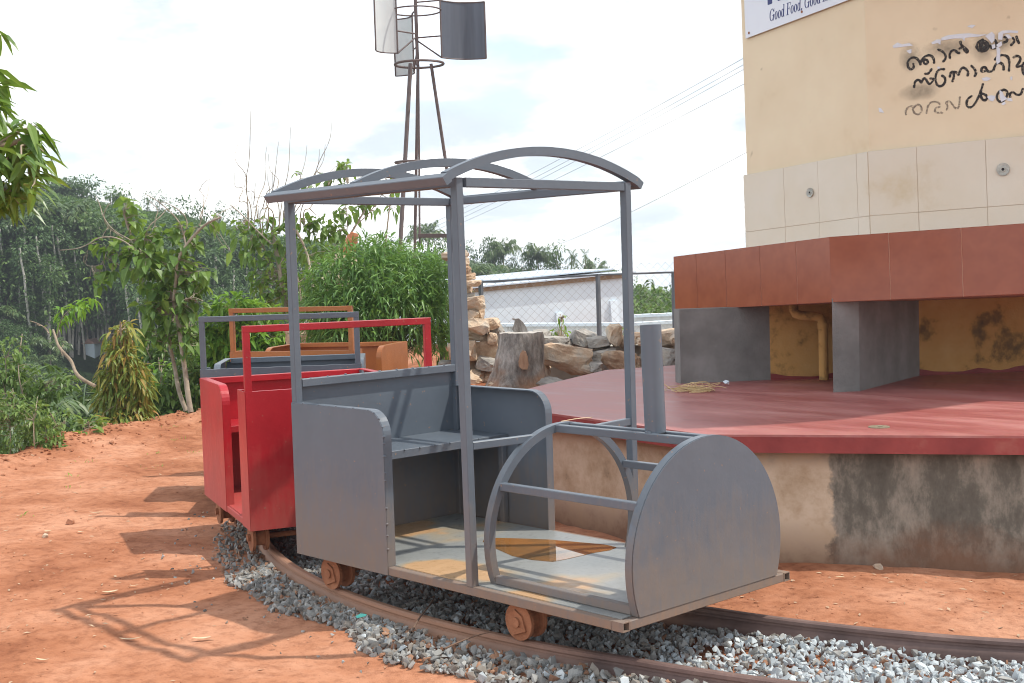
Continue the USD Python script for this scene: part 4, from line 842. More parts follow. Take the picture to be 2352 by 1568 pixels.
# things lying on the deck
gst = np.random.default_rng(21)
c = on_deck(1592, 898); m = MB()
for k in range(46):
    t0 = gst.uniform(0, 2 * PI); R = gst.uniform(0.03, 0.16); arcl = gst.uniform(1.2, 4.5); n_ = 12; a = t0 + np.linspace(0, arcl, n_)
    ofs = gst.normal(0, 0.035, 2); ln = gst.uniform(0.5, 1.6)
    pth = np.stack([c[0] + ofs[0] + R * np.cos(a) * ln, c[1] + ofs[1] + R * np.sin(a), DZ + 0.005 + np.abs(gst.normal(0, 0.012)) + (0.05 * np.sin(np.linspace(0, PI, n_)) if k % 6 == 0 else 0) * np.ones(n_)], 1)
    m.tube(pth, 0.0022, 4)
tag(m.build("straw_pile", M["straw"]), "tangle of loose dry straw lying on the red deck below the counter", "straw")
c = on_deck(1668, 886); st = crushed(55, 14); tag(obj("white_stone", (np.array(st.vertices) * 0.033 + [c[0], c[1], DZ + 0.022], st.faces), M["white_wall"]), "small whitish stone lying on the red deck right of the straw", "stone")
c = on_deck(2019, 981); dc = thing("drain_cover", "small round dull metal drain cover set in the sunlit red deck", "drain cover", (c[0], c[1], DZ))
M["brass"] = look("dull_bronze", (0.20, 0.17, 0.11), (0.30, 0.26, 0.18), scale=30, rough=0.6, metal=0.4)
MB().cyl((0, 0, 0.0), (0, 0, 0.005), 0.058, 32).build("cover_plate", M["brass"], dc); MB().cyl((0.01, 0, 0.005), (0.01, 0, 0.009), 0.014, 12).build("cover_knob", M["brass"], dc)
pa, pb = on_z(1289, 967.5, DZ + 0.003), on_z(1360, 958, DZ + 0.003)
tag(MB().tube([pa, (pa + pb) / 2 + [0, 0, 0.004], pb], 0.003, 5).build("dry_stick", M["dry_leaf"]), "thin straight dry stick lying on the red deck beyond the engine", "stick")
# ------------------------------------------------------------------ stones, stump, fence and sheds behind the deck
def ground_at(x, y): return float(land(np.array([[x, y]]))[0])
def rock(px, py, w, h, d, seed, depth=None, mat="stone_tan", tilt=0.0, parent=None, name="stone", boxy=0.6, label=None):
    """a rough quarried stone centred where the picture shows it: w, h in picture units at distance d"""
    g = np.random.default_rng(seed)
    W_, H_ = w * d / FPX, h * d / FPX; D_ = depth or W_ * g.uniform(0.6, 0.85)
    p = g.uniform(-1, 1, (26, 3)); k = np.max(np.abs(p), axis=1, keepdims=True); s = p / np.linalg.norm(p, axis=1, keepdims=True)
    p = boxy * p / k * 0.98 + (1 - boxy) * s
    m = trimesh.convex.convex_hull(p)
    m = trimesh.Trimesh(*trimesh.remesh.subdivide_to_size(m.vertices, m.faces, 0.42)); m.merge_vertices()
    v = np.array(m.vertices); dr = v / (np.linalg.norm(v, axis=1, keepdims=True) + 1e-9)
    v = v + dr * (0.34 * (meshkit.fbm(v * 1.5 + seed, 3, seed) - 0.5) + 0.12 * (meshkit.noise(v * 5 + seed, seed) - 0.5))[:, None]
    v /= (v.max(0) - v.min(0)) / 2
    v = v * np.array([W_ / 2, D_ / 2, H_ / 2])
    c, s_ = math.cos(math.radians(tilt)), math.sin(math.radians(tilt))
    v = np.stack([v[:, 0] * c - v[:, 2] * s_, v[:, 1], v[:, 0] * s_ + v[:, 2] * c], 1)
    hr = np.array([RIGHT[0], RIGHT[1], 0]) / np.linalg.norm(RIGHT[:2]); hf = np.array([-hr[1], hr[0], 0])
    C = at(px, py, d)
    v = C + v[:, :1] * hr + v[:, 1:2] * hf + v[:, 2:] * np.array([0, 0, 1.0])
    o = obj(name, (v, m.faces), M[mat], parent)
    return tag(o, label) if label else o
stack = thing("stone_stack", "tall loose stack of tan flat stones between the bamboo bush and the stump", "stone stack")
SD = 13.9
for k, (x, y, w, h, t, mt) in enumerate([(1085, 866, 70, 34, 0, "stone_tan"), (1135, 868, 50, 30, 0, "stone_tan"), (1080, 838, 44, 34, 4, "stone_tan"), (1122, 836, 56, 30, 14, "stone_grey"), (1105, 803, 96, 46, 4, "stone_tan"), (1062, 806, 66, 44, 0, "stone_tan"), (1040, 842, 70, 30, 3, "stone_grey"),
        (1098, 773, 72, 20, 8, "stone_tan"), (1130, 777, 24, 26, 0, "stone_tan"), (1140, 765, 36, 46, -20, "stone_grey"), (1092, 749, 66, 34, 6, "stone_tan"), (1122, 744, 52, 26, -4, "stone_tan"), (1110, 757, 20, 24, 0, "stone_tan"), (1080, 722, 40, 24, 0, "stone_tan"), (1100, 719, 26, 22, 5, "stone_tan"),
        (1088, 697, 52, 30, -8, "stone_tan"), (1072, 680, 40, 12, 0, "stone_grey"), (1070, 665, 30, 22, 0, "stone_tan"), (1084, 651, 42, 15, 2, "stone_tan"), (1076, 635, 34, 15, -3, "stone_tan"), (1062, 618, 40, 22, 0, "stone_tan"), (1062, 600, 32, 18, 4, "stone_tan"), (1046, 586, 62, 20, -6, "stone_tan")]):
    rock(x, y, w * 1.05, h * 1.12, SD + 0.08 * ((k * 7) % 5 - 2), 300 + k, depth=0.30 if w > 34 else 0.2, mat=mt, tilt=-t, parent=stack, boxy=0.75)
stack2 = thing("stone_stack", "second stone stack mostly hidden by the bamboo bush, a rust red slab leaning on top", "stone stack")
M["slab_red"] = look("rust_red_slab", (0.40, 0.13, 0.055), (0.52, 0.21, 0.10), scale=12, rough=0.85, bump=0.4, bscale=30)
rock(805, 560, 30, 56, 15.2, 391, depth=0.12, mat="slab_red", tilt=-18, parent=stack2, boxy=0.96, name="leaning_slab")
for k, (x, y, w, h) in enumerate([(790, 600, 60, 40), (775, 640, 70, 44), (790, 682, 78, 44), (770, 725, 84, 46), (700, 770, 90, 44), (715, 752, 50, 40), (760, 772, 80, 50), (760, 818, 96, 50), (700, 812, 80, 46), (740, 862, 120, 60)]):
    rock(x, y, w, h, 15.2, 400 + k, depth=0.35, parent=stack2, boxy=0.75)
wall_ = thing("rock_border", "low border of rough grey and tan rocks behind the red deck beside the stump", "rock wall")
for k, (x, y, w, h, t, mt, d) in enumerate([(1300, 824, 116, 66, 6, "stone_tan", 13.3), (1234, 838, 60, 50, 0, "stone_tan", 13.5), (1388, 826, 62, 50, -12, "stone_grey", 13.5), (1420, 830, 84, 48, 10, "stone_tan", 13.4), (1352, 846, 40, 26, 0, "stone_tan", 13.3), (1368, 842, 30, 22, 0, "stone_grey", 13.2), (1495, 832, 60, 40, 0, "stone_grey", 13.5), (1462, 836, 40, 34, 0, "stone_tan", 13.5), (1540, 822, 52, 44, 8, "stone_grey", 13.4), (1600, 826, 70, 50, 0, "stone_grey", 13.5),
        (1276, 789, 78, 32, 5, "stone_grey", 13.7), (1340, 780, 62, 44, 12, "stone_grey", 13.8), (1374, 786, 54, 28, -3, "stone_grey", 13.6), (1411, 769, 36, 50, -4, "stone_tan", 13.6), (1356, 775, 24, 20, 0, "stone_grey", 13.8), (1441, 783, 40, 24, -10, "stone_tan", 13.7), (1463, 776, 46, 26, 0, "stone_tan", 13.8), (1478, 785, 34, 18, 12, "stone_tan", 13.6), (1532, 774, 50, 34, -6, "stone_tan", 13.7), (1551, 780, 30, 26, 4, "stone_tan", 13.6), (1590, 778, 60, 40, 0, "stone_tan", 13.7), (1238, 800, 40, 30, 0, "stone_grey", 13.9), (1246, 770, 44, 26, 0, "stone_grey", 14.0)]):
    rock(x, y, w * 1.06, h * 1.1, d, 500 + k, mat=mt, tilt=-t, parent=wall_, depth=0.32, boxy=0.68)
M["render"] = look("grey_mortar", (0.30, 0.28, 0.24), (0.46, 0.44, 0.39), scale=5, rough=0.95, bump=0.4, bscale=20)
a, b = at(1225, 812, 13.95), at(1720, 806, 13.95)
MB().bar(a - [0, 0, 0.18], b - [0, 0, 0.18], 0.25, 0.52).build("mortar_core", M["render"], wall_)
tag(rock(1262, 879, 66, 28, 12.75, 560, mat="stone_grey", boxy=0.2, name="boulder", depth=0.3), "smooth rounded grey brown boulder at the foot of the stump", "boulder")
tag(rock(1146, 884, 56, 26, 12.9, 561, mat="stone_tan", boxy=0.3, name="boulder", depth=0.26), "small tan boulder half buried in red earth left of the stump's foot", "boulder")
# the stump
M["stump"] = MAT("grey_stump_bark", {"g": ("geometry", {}), "mp": ("mapping", {"scale": (1, 1, 0.35)}), "n": ("noise_texture", {"scale": 16.0, "detail": 8.0, "roughness": 0.68}), "r": ("rgb_ramp", {"ramp": [(0.28, (0.075, 0.066, 0.058)), (0.48, (0.225, 0.205, 0.185)), (0.70, (0.42, 0.395, 0.365))]}),
    "s": ("separate_xyz", {}), "n2": ("noise_texture", {"scale": 4.0, "detail": 5.0}), "ma": ("math", {"math_type": "multiply_add", "value2": -0.9, "value3": 0.45}), "ad": ("math", {"math_type": "add"}), "mr": ("map_range", {"from_min": 0.70, "from_max": 0.46, "to_min": 0.0, "to_max": 0.75, "clamp": True}), "m": ("mix", {"mix_type": "mix", "color2": (0.32, 0.17, 0.09)}),
    "b": ("bump", {"strength": 0.9, "distance": 0.03}), "p": ("principled_bsdf", {"roughness": 0.9, "specular_ior_level": 0.2})},
    [("g.position", "mp.vector"), ("mp.vector", "n.vector"), ("n.fac", "r.fac"), ("g.position", "s.vector"), ("g.position", "n2.vector"), ("n2.fac", "ma.value1"), ("ma.value", "ad.value1"), ("s.z", "ad.value2"), ("ad.value", "mr.value"), ("r.color", "m.color1"), ("mr.result", "m.fac"), ("m.color", "p.base_color"), ("n.fac", "b.height"), ("b.normal", "p.normal")], surface="p.BSDF")
TD = 12.9
tb = at(1191, 890, TD); tt = at(1197, 763, TD); tsc = TD / FPX
stump = thing("tree_stump", "weathered grey tree stump with a bare tan scar and a broken shard on top", "tree stump", tb)
TH = tt[2] - tb[2]
nz, na = 26, 64
zz, aa = np.meshgrid(np.linspace(-0.12, 1, nz), np.arange(na) * 2 * PI / na, indexing="ij")
r0 = np.interp(zz, [-0.12, 0, 0.10, 0.3, 0.6, 0.92, 1.0], [84, 74, 67, 59, 55, 51, 49.5]) * tsc
n3 = np.stack([np.cos(aa) * 2, np.sin(aa) * 2, zz * 2.5], -1)
r0 = r0 * (1 + 0.16 * (meshkit.fbm(n3 * 1.5, 4, 5) - 0.5) + 0.13 * smooth(0.45, 0.0, zz) * np.sin(aa * 5 + 1) + 0.05 * (meshkit.noise(n3 * 6, 2) - 0.5))
lx = (tt - tb)
vv = np.stack([r0 * np.cos(aa) + zz * lx[0], r0 * np.sin(aa) + zz * lx[1], zz * TH + 0.012 * (meshkit.noise(n3 * 4, 9) - 0.5) * (zz > 0.98)], -1).reshape(-1, 3)
i, j = np.meshgrid(np.arange(nz - 1), np.arange(na), indexing="ij")
MB().add(vv, np.stack([i*na + j, i*na + (j+1) % na, (i+1)*na + (j+1) % na, (i+1)*na + j], -1).reshape(-1, 4)).build("trunk", M["stump"], stump, smooth=60)
ring = vv[-na:]; cen = ring.mean(0) - [0, 0, 0.012]
inner = cen + (ring - ring.mean(0)) * 0.5 - [0, 0, 0.003]
MB().add(np.vstack([ring, inner, cen]), [(k, (k+1) % na, na + (k+1) % na) for k in range(na)] + [(k, na + (k+1) % na, na + k) for k in range(na)] + [(na + k, na + (k+1) % na, 2*na) for k in range(na)]).build("cut_top", look("grey_cut_wood", (0.32, 0.29, 0.26), (0.50, 0.47, 0.43), scale=30, rough=0.9), stump)
def local_rock(px, py, w, h, dp, seed, mat, name, tilt=0, d=TD):
    o = rock(px, py, w, h, d, seed, depth=dp, mat=mat, tilt=tilt, parent=stump, name=name, boxy=0.5)
    m = UsdGeom.Mesh(o); p = np.array(m.GetPointsAttr().Get()) - tb; m.GetPointsAttr().Set(Vt.Vec3fArray.FromNumpy(p.astype(np.float32)))
sh = np.array([(0, -2), (32, -2), (29, 8), (22, 20), (12, 29), (5, 28), (-2, 30), (-3, 27), (3, 24), (0, 12), (-4, 4)], float)
hr = np.array([RIGHT[0], RIGHT[1], 0]) / np.linalg.norm(RIGHT[:2]); hf = np.array([-hr[1], hr[0], 0])
so = at(1180, 760, TD) - tb
MB().prism(Polygon(sh * tsc), -0.03, 0.05, (so, hr, np.array([0, 0, 1.0]), -hf)).build("broken_shard", M["stump"], stump)
scar = np.array([(1195, 808), (1200, 801), (1207, 803), (1211, 816), (1213, 832), (1210, 842), (1199, 842), (1192, 836), (1191, 826)], float)
M["scar"] = look("bare_tan_wood", (0.30, 0.17, 0.10), (0.48, 0.31, 0.20), scale=12, rough=0.8, stretch=(3, 3, 0.5))
pts3 = [at(x, y, TD) - tb for x, y in scar]
P2 = np.array([(p @ hr, p[2]) for p in pts3]); fro = float(np.mean([p @ hf for p in pts3]))
MB().prism(Polygon(P2).buffer(0.002), 0.0, 0.30, (fro * hf - hf * 0.02, hr, np.array([0, 0, 1.0]), -hf)).build("bare_scar", M["scar"], stump)

# chain link fence
fence = thing("chain_link_fence", "grey chain link fence on slim steel posts behind the rock border", "fence")
FPTS = [(1010, 655, 14.6), (1104, 647.5, 14.8), (1373, 631, 15.0), (1547, 625, 15.2), (1700, 620, 15.5)]
fr_ = [at(*p) for p in FPTS]
M["post_grey"] = look("grey_fence_paint", (0.085, 0.10, 0.12), (0.13, 0.145, 0.165), scale=6, rough=0.5)
for k, p in enumerate(fr_):
    MB().bar((p[0], p[1], ground_at(p[0], p[1]) - 0.1), (p[0], p[1], p[2] + 0.01), 0.042, 0.042, up=(0, 1, 0)).build("post", M["post_grey"], fence)
rl = MB()
for p, q_ in zip(fr_[:-1], fr_[1:]): rl.bar(p, q_, 0.023, 0.023)
rl.build("top_rail", M["post_grey"], fence)
cell, wm = 0.098, MB()
cum = np.concatenate([[0], np.cumsum([np.linalg.norm(b[:2] - a[:2]) for a, b in zip(fr_[:-1], fr_[1:])])])
def fpt(s, dz):
    P = np.stack([np.interp(s, cum, [f[k] for f in fr_]) for k in range(3)], -1); P[..., 2] += dz; return P
for k, s0 in enumerate(np.arange(0.05, cum[-1] - 0.05, cell / 2 * 1.0)):
    if k % 2: continue
    nst = 20; zs = 0.12 - np.arange(nst + 1) * cell / 2; zg = np.where(np.arange(nst + 1) % 2 == 0, -1, 1) * cell / 2 * 0.52
    tw = s0 + zg
    P = fpt(np.clip(tw, 0, cum[-1]), zs); off = 0.004 * np.where(np.arange(nst + 1) % 2 == 0, -1, 1)
    P = P + hf * off[:, None]
    wm.tube(P, 0.0021, 3)
    P2_ = fpt(np.clip(s0 + cell / 2 * 1.0 - zg * 1.0, 0, cum[-1]), zs) - hf * off[:, None]
    wm.tube(P2_, 0.0021, 3)
wm.build("wire_netting", M["wire"], fence)

# white shed with a single pitched sheet roof, low whitewashed walls
shed = thing("white_shed", "long whitewashed shed with pale metal sheet roof beyond the chain link fence", "shed")
def pl(x, y, d): return at(x, y, d)
ws = [(1073, 20.6), (1440, 19.4)]
A_, B_ = at(1060, 664, 19.5), at(1446, 627, 20.3)
d_ = B_ - A_; d_[2] = 0; Ls = np.linalg.norm(d_); e_ = d_ / Ls; n_ = np.array([e_[1], -e_[0], 0]); n_ = n_ if n_ @ (EYE - A_) > 0 else -n_
zA, zB = A_[2], B_[2]; zg = -0.6
MSH = (np.array([A_[0], A_[1], 0.0]), e_, np.array([0, 0, 1.0]), -n_)
MB().prism(Polygon([(0.0, zg), (Ls, zg), (Ls, zB - 0.02), (0.0, zA - 0.02)]), 0.0, 4.5, MSH).build("wall", M["white_wall"], shed)
sl = (zB - zA) / Ls
MB().prism(Polygon([(-0.12, zA - 0.12 * sl), (Ls + 0.08, zB + 0.08 * sl), (Ls + 0.08, zB + 0.02 + 0.08 * sl), (-0.12, zA + 0.02 - 0.12 * sl)]), -0.075, 2.3, MSH).build("roof_sheet", M["roof_metal"], shed)
MB().prism(Polygon([(Ls * 0.30, zA + Ls * 0.30 * sl + 0.045), (Ls + 0.1, zB + 0.055), (Ls + 0.1, zB + 0.075), (Ls * 0.30, zA + Ls * 0.30 * sl + 0.065)]), 0.9, 4.6, MSH).build("roof_sheet", M["roof_metal"], shed)
MB().prism(Polygon([(0.01, zA - 0.065), (Ls - 0.01, zB - 0.065), (Ls - 0.01, zB - 0.003), (0.01, zA - 0.003)]), -0.05, -0.004, MSH).build("eave_board", M["fascia"], shed)
for px_ in (1124, 1284, 1424):
    s_ = ((at(px_, 720, 20.0) - A_) @ e_); zt_ = zA + sl * s_ - (0.55 if px_ < 1200 else 0.50 if px_ < 1300 else 0.40)
    m = MB(); wv = np.array([(s_ - 0.06, 0.30, zg), (s_ + 0.06, 0.30, zg), (s_ + 0.06, 0.03, zt_), (s_ - 0.06, 0.03, zt_), (s_ - 0.06, -0.02, zg), (s_ + 0.06, -0.02, zg), (s_ + 0.06, -0.02, zt_), (s_ - 0.06, -0.02, zt_)])
    v = MSH[0] + wv[:, :1] * e_ + wv[:, 1:2] * n_ + wv[:, 2:] * np.array([0, 0, 1.0])
    m.tm(trimesh.convex.convex_hull(v)).build("buttress", M["white_wall"], shed)
def low_wall(p, q_, zt_, th, name, label):
    a, b = np.array([p[0], p[1], 0]), np.array([q_[0], q_[1], 0]); d = b - a; L = np.linalg.norm(d); d /= L; n = np.array([d[1], -d[0], 0])
    t = thing(name, label, "wall")
    MB().prism(Polygon([(0, -0.7), (L, -0.7), (L, zt_[1] - 0.04), (0, zt_[0] - 0.04)]), 0, th, (a, d, np.array([0, 0, 1.0]), n)).build("wall_face", M["dirty_white"], t)
    MB().prism(Polygon([(-0.02, zt_[0] - 0.04), (L + 0.02, zt_[1] - 0.04), (L + 0.02, zt_[1]), (-0.02, zt_[0])]), -0.03, th + 0.03, (a, d, np.array([0, 0, 1.0]), n)).build("coping", M["white_wall"], t)
p_, q_ = at(1060, 742, 17.6), at(1452, 740, 17.4); low_wall(p_, q_, (p_[2], q_[2]), 0.15, "low_wall", "long low whitewashed wall with stained face in front of the white shed")
p_, q_ = at(1450, 740, 17.2), at(1760, 722, 17.2); low_wall(p_, q_, (p_[2], q_[2]), 0.15, "low_wall", "shorter whitewashed low wall right of the shed beside the counter, lower of two")
p_, q_ = at(1446, 722, 18.6), at(1760, 708, 18.6); low_wall(p_, q_, (p_[2], q_[2]), 0.15, "low_wall", "rear whitewashed wall with black stains above the shorter low wall")

c4 = [at(1030, 700, 15.6), at(1760, 700, 16.0), at(1760, 700, 19.2), at(1030, 700, 19.0)]
M["yard_cement"] = look("pale_cement_yard", (0.36, 0.35, 0.33), (0.50, 0.49, 0.46), scale=2, rough=0.95)
zc_ = max(ground_at(*p[:2]) for p in c4) + 0.06
tag(MB().prism(Polygon([p[:2] for p in c4]), zc_ - 0.5, zc_).build("cement_yard", M["yard_cement"]), "strip of pale cement between the chain link fence and the white shed", "pavement", kind="structure")

# drum windmill on a three legged pipe tower
WD = 16.5
mill = thing("wind_turbine", "rusty three legged tower carrying a drum windmill with three curved sheet vanes", "windmill")
hub_t, hub_b = at(958, 12, WD), at(959, 142, WD); sc = WD / FPX
axis0 = np.array([hub_b[0], hub_b[1], 0.0])
def mz(y): return at(959, y, WD)[2]
def mp_(rad, ang, z): return np.array([axis0[0], axis0[1], 0]) + rad * (math.cos(ang) * hr + math.sin(ang) * hf) + np.array([0, 0, z])
zt_, zr1, zr2 = mz(12), mz(147), mz(372)
MB().tube([mp_(0, 0, mz(-25)), mp_(0, 0, mz(150))], 0.022, 10, caps=True).build("turbine_shaft", M["mast"], mill, smooth=50)
MB().tube([mp_(0.01, 0, mz(150)), at(964, 560, WD)], 0.013, 8).build("centre_pole", M["mast"], mill, smooth=50)
for x0, y0, x1, y1, dz0, dz1, r_ in ((943, 146, 915, 640, -0.05, -0.35, 0.027), (990, 146, 1046, 520, 0.05, 0.25, 0.021), (960, 150, 952, 620, 0.15, 0.7, 0.020)):
    MB().tube([at(x0, y0, WD + dz0), at(x1, y1, WD + dz1)], r_, 8).build("tower_leg", M["mast"], mill, smooth=50)
def ringm(c, r, th, name):
    a = np.arange(48) * 2 * PI / 48; p = c + r * (np.cos(a)[:, None] * hr + np.sin(a)[:, None] * hf)
    k = np.arange(6) * 2 * PI / 6; MB().sweep(p, np.stack([th * np.cos(k), th * np.sin(k)], 1), closed=True).build(name, M["mast"], mill, smooth=50)
ringm(mp_(0.02, 0, zr1), 56 * sc, 0.016, "upper_ring"); ringm(at(950, 372, WD), 42 * sc, 0.015, "lower_ring")
ringm(mp_(0.0, 0, mz(26)), 58 * sc, 0.010, "turbine_ring")
MB().bar(at(960, 541, WD), at(1046, 541, WD), 0.05, 0.05).build("cross_bar", M["mast"], mill)
VANES = [(8, 58, 156, -1, "vane_dark", (3, 133)), (-160, 50, 100, 1, "vane_light", (-6, 134)), (118, 42, 108, -1, "vane_light", (34, 164))]
R0 = 56 * sc
def vane(pts_px, mat, y0, y1, d0, d1, bend):
    """a sheet bowed sideways between two upright edges"""
    (xa, xb) = pts_px; a, b = at(xa, 80, WD + d0), at(xb, 80, WD + d1); n_ = 14
    t = np.linspace(0, 1, n_); dirn = (b - a)[:2] / np.linalg.norm((b - a)[:2]); nrm = np.array([dirn[1], -dirn[0]])
    P = a[:2] + t[:, None] * (b - a)[:2] + (bend * 4 * t * (1 - t))[:, None] * nrm
    za, zb = at(xa, y0, WD)[2], at(xa, y1, WD)[2]
    q1, q2 = np.column_stack([P, np.full(n_, za)]), np.column_stack([P, np.full(n_, zb)]); th = np.array([*nrm, 0]) * 0.003
    v = np.vstack([q1, q2, q1 + th, q2 + th])
    f = [(i, i+1, n_+i+1, n_+i) for i in range(n_-1)] + [(2*n_+i, 3*n_+i, 3*n_+i+1, 2*n_+i+1) for i in range(n_-1)]
    f += [(0, n_, 3*n_, 2*n_), (n_-1, 3*n_-1, 4*n_-1, 2*n_-1)]
    o = MB().add(v, f).build("vane", M[mat], mill, smooth=40)
    fr = MB()
    for q_ in (q1, q2): fr.tube(q_ + th * 0.5, 0.009, 6)
    for k in (0, n_ - 1): fr.tube([q1[k], q2[k]], 0.011, 6)
    if mat == "vane_light": fr.tube([q1[6] + th * 2 - [0, 0, 0], q2[6] + th * 2], 0.005, 5)
    fr.build("vane_frame", M["mast"], o, smooth=50)
    return q1, q2
v1 = vane((1013, 1115), "vane_dark", 3, 133, -0.05, 0.12, -0.10)
v2 = vane((912, 862), "vane_light", -4, 128, -0.22, -0.55, 0.10)
v3 = vane((948, 905), "vane_light", 22, 156, 0.28, 0.62, 0.10)
for q1, q2 in (v1, v2, v3):
    for w_ in (0.0, 0.62):
        e0 = q1[0] * (1 - w_) + q2[0] * w_
        MB().tube([np.array([axis0[0], axis0[1], e0[2] - 0.01]), e0], 0.010, 6).build("radial_arm", M["mast"], mill, smooth=50)
    MB().tube([np.array([axis0[0], axis0[1], q1[0][2] * 0.32 + q2[0][2] * 0.68]), q2[0]], 0.011, 6).build("stay", M["mast"], mill, smooth=50)

# overhead cables, from a pole line behind the kiosk down to the valley
for (xa, ya, da), (xb, yb, db), sag, lb in (((1760, 104, 22), (820, 585, 62), 0.25, "topmost of the thin cables slanting down across the sky"), ((1760, 119, 22), (840, 586, 62), 0.25, "second thin cable from the top slanting across the sky"),
        ((1760, 130, 22), (850, 590, 62), 0.25, "third thin cable from the top slanting across the sky"), ((1760, 166, 22), (900, 575, 62), 0.2, "fourth thin cable, a little apart below the upper three"), ((1770, 320, 20), (1230, 580, 58), 0.15, "lowest thin cable, reaching the trees right of the engine's roof")):
    a, b = at(xa, ya, da), at(xb, yb, db); t = np.linspace(0, 1, 24)[:, None]
    tag(MB().tube(a * (1 - t) + b * t - np.array([0, 0, 1.0]) * sag * 4 * t * (1 - t), 0.0055, 5).build("power_cable", M["cable"], smooth=True), lb, "cable")
# ------------------------------------------------------------------ plants
def unit(v): return v / (np.linalg.norm(v, axis=-1, keepdims=True) + 1e-12)
def leaves(P, D, L, Wd, droop, g, roll=None, far=False, fold=0.18, sizes=0.3):
    """leaf blades from P along D; near ones folded along the midrib (8 triangles), far ones 2 triangles"""
    n = len(P); L = L * g.uniform(1 - sizes, 1 + sizes, n); Wd = np.broadcast_to(Wd, (n,)) * L / np.mean(L) * g.uniform(0.85, 1.15, n)
    D = unit(D); up = np.array([0, 0, 1.0]) + 0.35 * g.normal(size=(n, 3))
    S = unit(np.cross(D, up)); N = np.cross(S, D)
    down = np.array([0, 0, -1.0]) * (droop * g.uniform(0.5, 1.5, n))[:, None] if np.ndim(droop) == 0 else np.array([0, 0, -1.0]) * np.asarray(droop)[:, None]
    def at_(t, s, k=0.0): return P + D * (L * t)[:, None] + down * (L * t * t)[:, None] + S * (Wd * s)[:, None] + N * (Wd * k)[:, None]
    i = np.arange(n)[:, None]
    if far:
        V = np.stack([at_(0, 0), at_(0.45, -0.5), at_(0.45, 0.5), at_(1, 0)], 1).reshape(-1, 3)
        return V, (i * 4 + np.array([[0, 1, 2, 1, 3, 2]])).reshape(-1, 3), np.repeat(g.random(n), 4)
    V = np.stack([at_(0, 0), at_(.34, -.5, fold), at_(.34, 0), at_(.34, .5, fold), at_(.70, -.36, fold * .7), at_(.70, 0), at_(.70, .36, fold * .7), at_(1, 0)], 1).reshape(-1, 3)
    T = np.array([0,2,1, 0,3,2, 1,2,5, 1,5,4, 2,3,6, 2,6,5, 4,5,7, 5,6,7])
    return V, (i * 8 + T[None]).reshape(-1, 3), np.repeat(g.random(n), 8)
def blob_points(c, rad, n, g, shell=0.55):
    u = unit(g.normal(size=(n, 3))); r = g.uniform(shell ** 3, 1, n) ** (1 / 3)
    return c + u * r[:, None] * rad, u
def limb(a, b, r0, r1, g, wob=0.06, n=9):
    t = np.linspace(0, 1, n)[:, None]; L = np.linalg.norm(np.asarray(b) - a)
    w = np.cumsum(g.normal(0, wob * L / math.sqrt(n), (n, 3)), 0); w -= t * w[-1]; w -= 0
    return np.asarray(a) * (1 - t) + np.asarray(b) * t + w, np.interp(t[:, 0], [0, 1], [r0, r1])
hr = np.array([RIGHT[0], RIGHT[1], 0]) / np.linalg.norm(RIGHT[:2]); hf = np.array([-hr[1], hr[0], 0]); ZZ = np.array([0, 0, 1.0])

FOREST = [(0.0, (0.028, 0.062, 0.020)), (0.45, (0.056, 0.112, 0.034)), (0.8, (0.095, 0.165, 0.045)), (1.0, (0.140, 0.210, 0.058))]
M["lf_dark"] = leaf_look("dark_forest_leaves", FOREST, trans=0.22, rough=0.5, tint=(0.095, 0.176, 0.027))
M["lf_mid"] = leaf_look("mid_forest_leaves", [(0.0, (0.045, 0.088, 0.024)), (0.5, (0.095, 0.170, 0.042)), (1.0, (0.175, 0.260, 0.065))], trans=0.28, rough=0.5, tint=(0.18, 0.30, 0.05))
M["lf_palm"] = leaf_look("palm_leaves", [(0.0, (0.047, 0.088, 0.030)), (0.6, (0.095, 0.155, 0.047)), (1.0, (0.176, 0.203, 0.074))], trans=0.22, rough=0.4)
M["lf_large"] = leaf_look("large_green_leaves", [(0.0, (0.060, 0.125, 0.028)), (0.45, (0.125, 0.225, 0.044)), (0.85, (0.205, 0.305, 0.062)), (1.0, (0.40, 0.38, 0.07))], trans=0.38, tint=(0.36, 0.50, 0.06))
M["lf_bright"] = leaf_look("bright_green_leaves", [(0.0, (0.088, 0.203, 0.027)), (0.5, (0.162, 0.324, 0.041)), (1.0, (0.297, 0.446, 0.061))], trans=0.38, tint=(0.405, 0.621, 0.054))
M["lf_bamboo"] = leaf_look("bamboo_leaves", [(0.0, (0.045, 0.110, 0.030)), (0.45, (0.095, 0.200, 0.045)), (0.85, (0.170, 0.305, 0.068)), (1.0, (0.33, 0.40, 0.09))], trans=0.3, rough=0.38, tint=(0.30, 0.50, 0.07))
M["lf_rust"] = leaf_look("young_rust_leaves", [(0.0, (0.085, 0.165, 0.032)), (0.45, (0.190, 0.275, 0.050)), (0.72, (0.330, 0.310, 0.062)), (0.90, (0.430, 0.235, 0.070)), (1.0, (0.400, 0.150, 0.060))], trans=0.35, tint=(0.50, 0.44, 0.07))
M["lf_mango"] = leaf_look("mango_leaves", [(0.0, (0.054, 0.121, 0.030)), (0.5, (0.108, 0.203, 0.041)), (0.85, (0.182, 0.277, 0.054)), (1.0, (0.297, 0.324, 0.068))], trans=0.32, rough=0.33, tint=(0.324, 0.486, 0.041), spec=0.5)
M["lf_scrub"] = leaf_look("scrub_leaves", [(0.0, (0.060, 0.115, 0.030)), (0.45, (0.125, 0.210, 0.050)), (0.85, (0.210, 0.300, 0.075)), (1.0, (0.33, 0.36, 0.11))], trans=0.32, tint=(0.32, 0.46, 0.07))

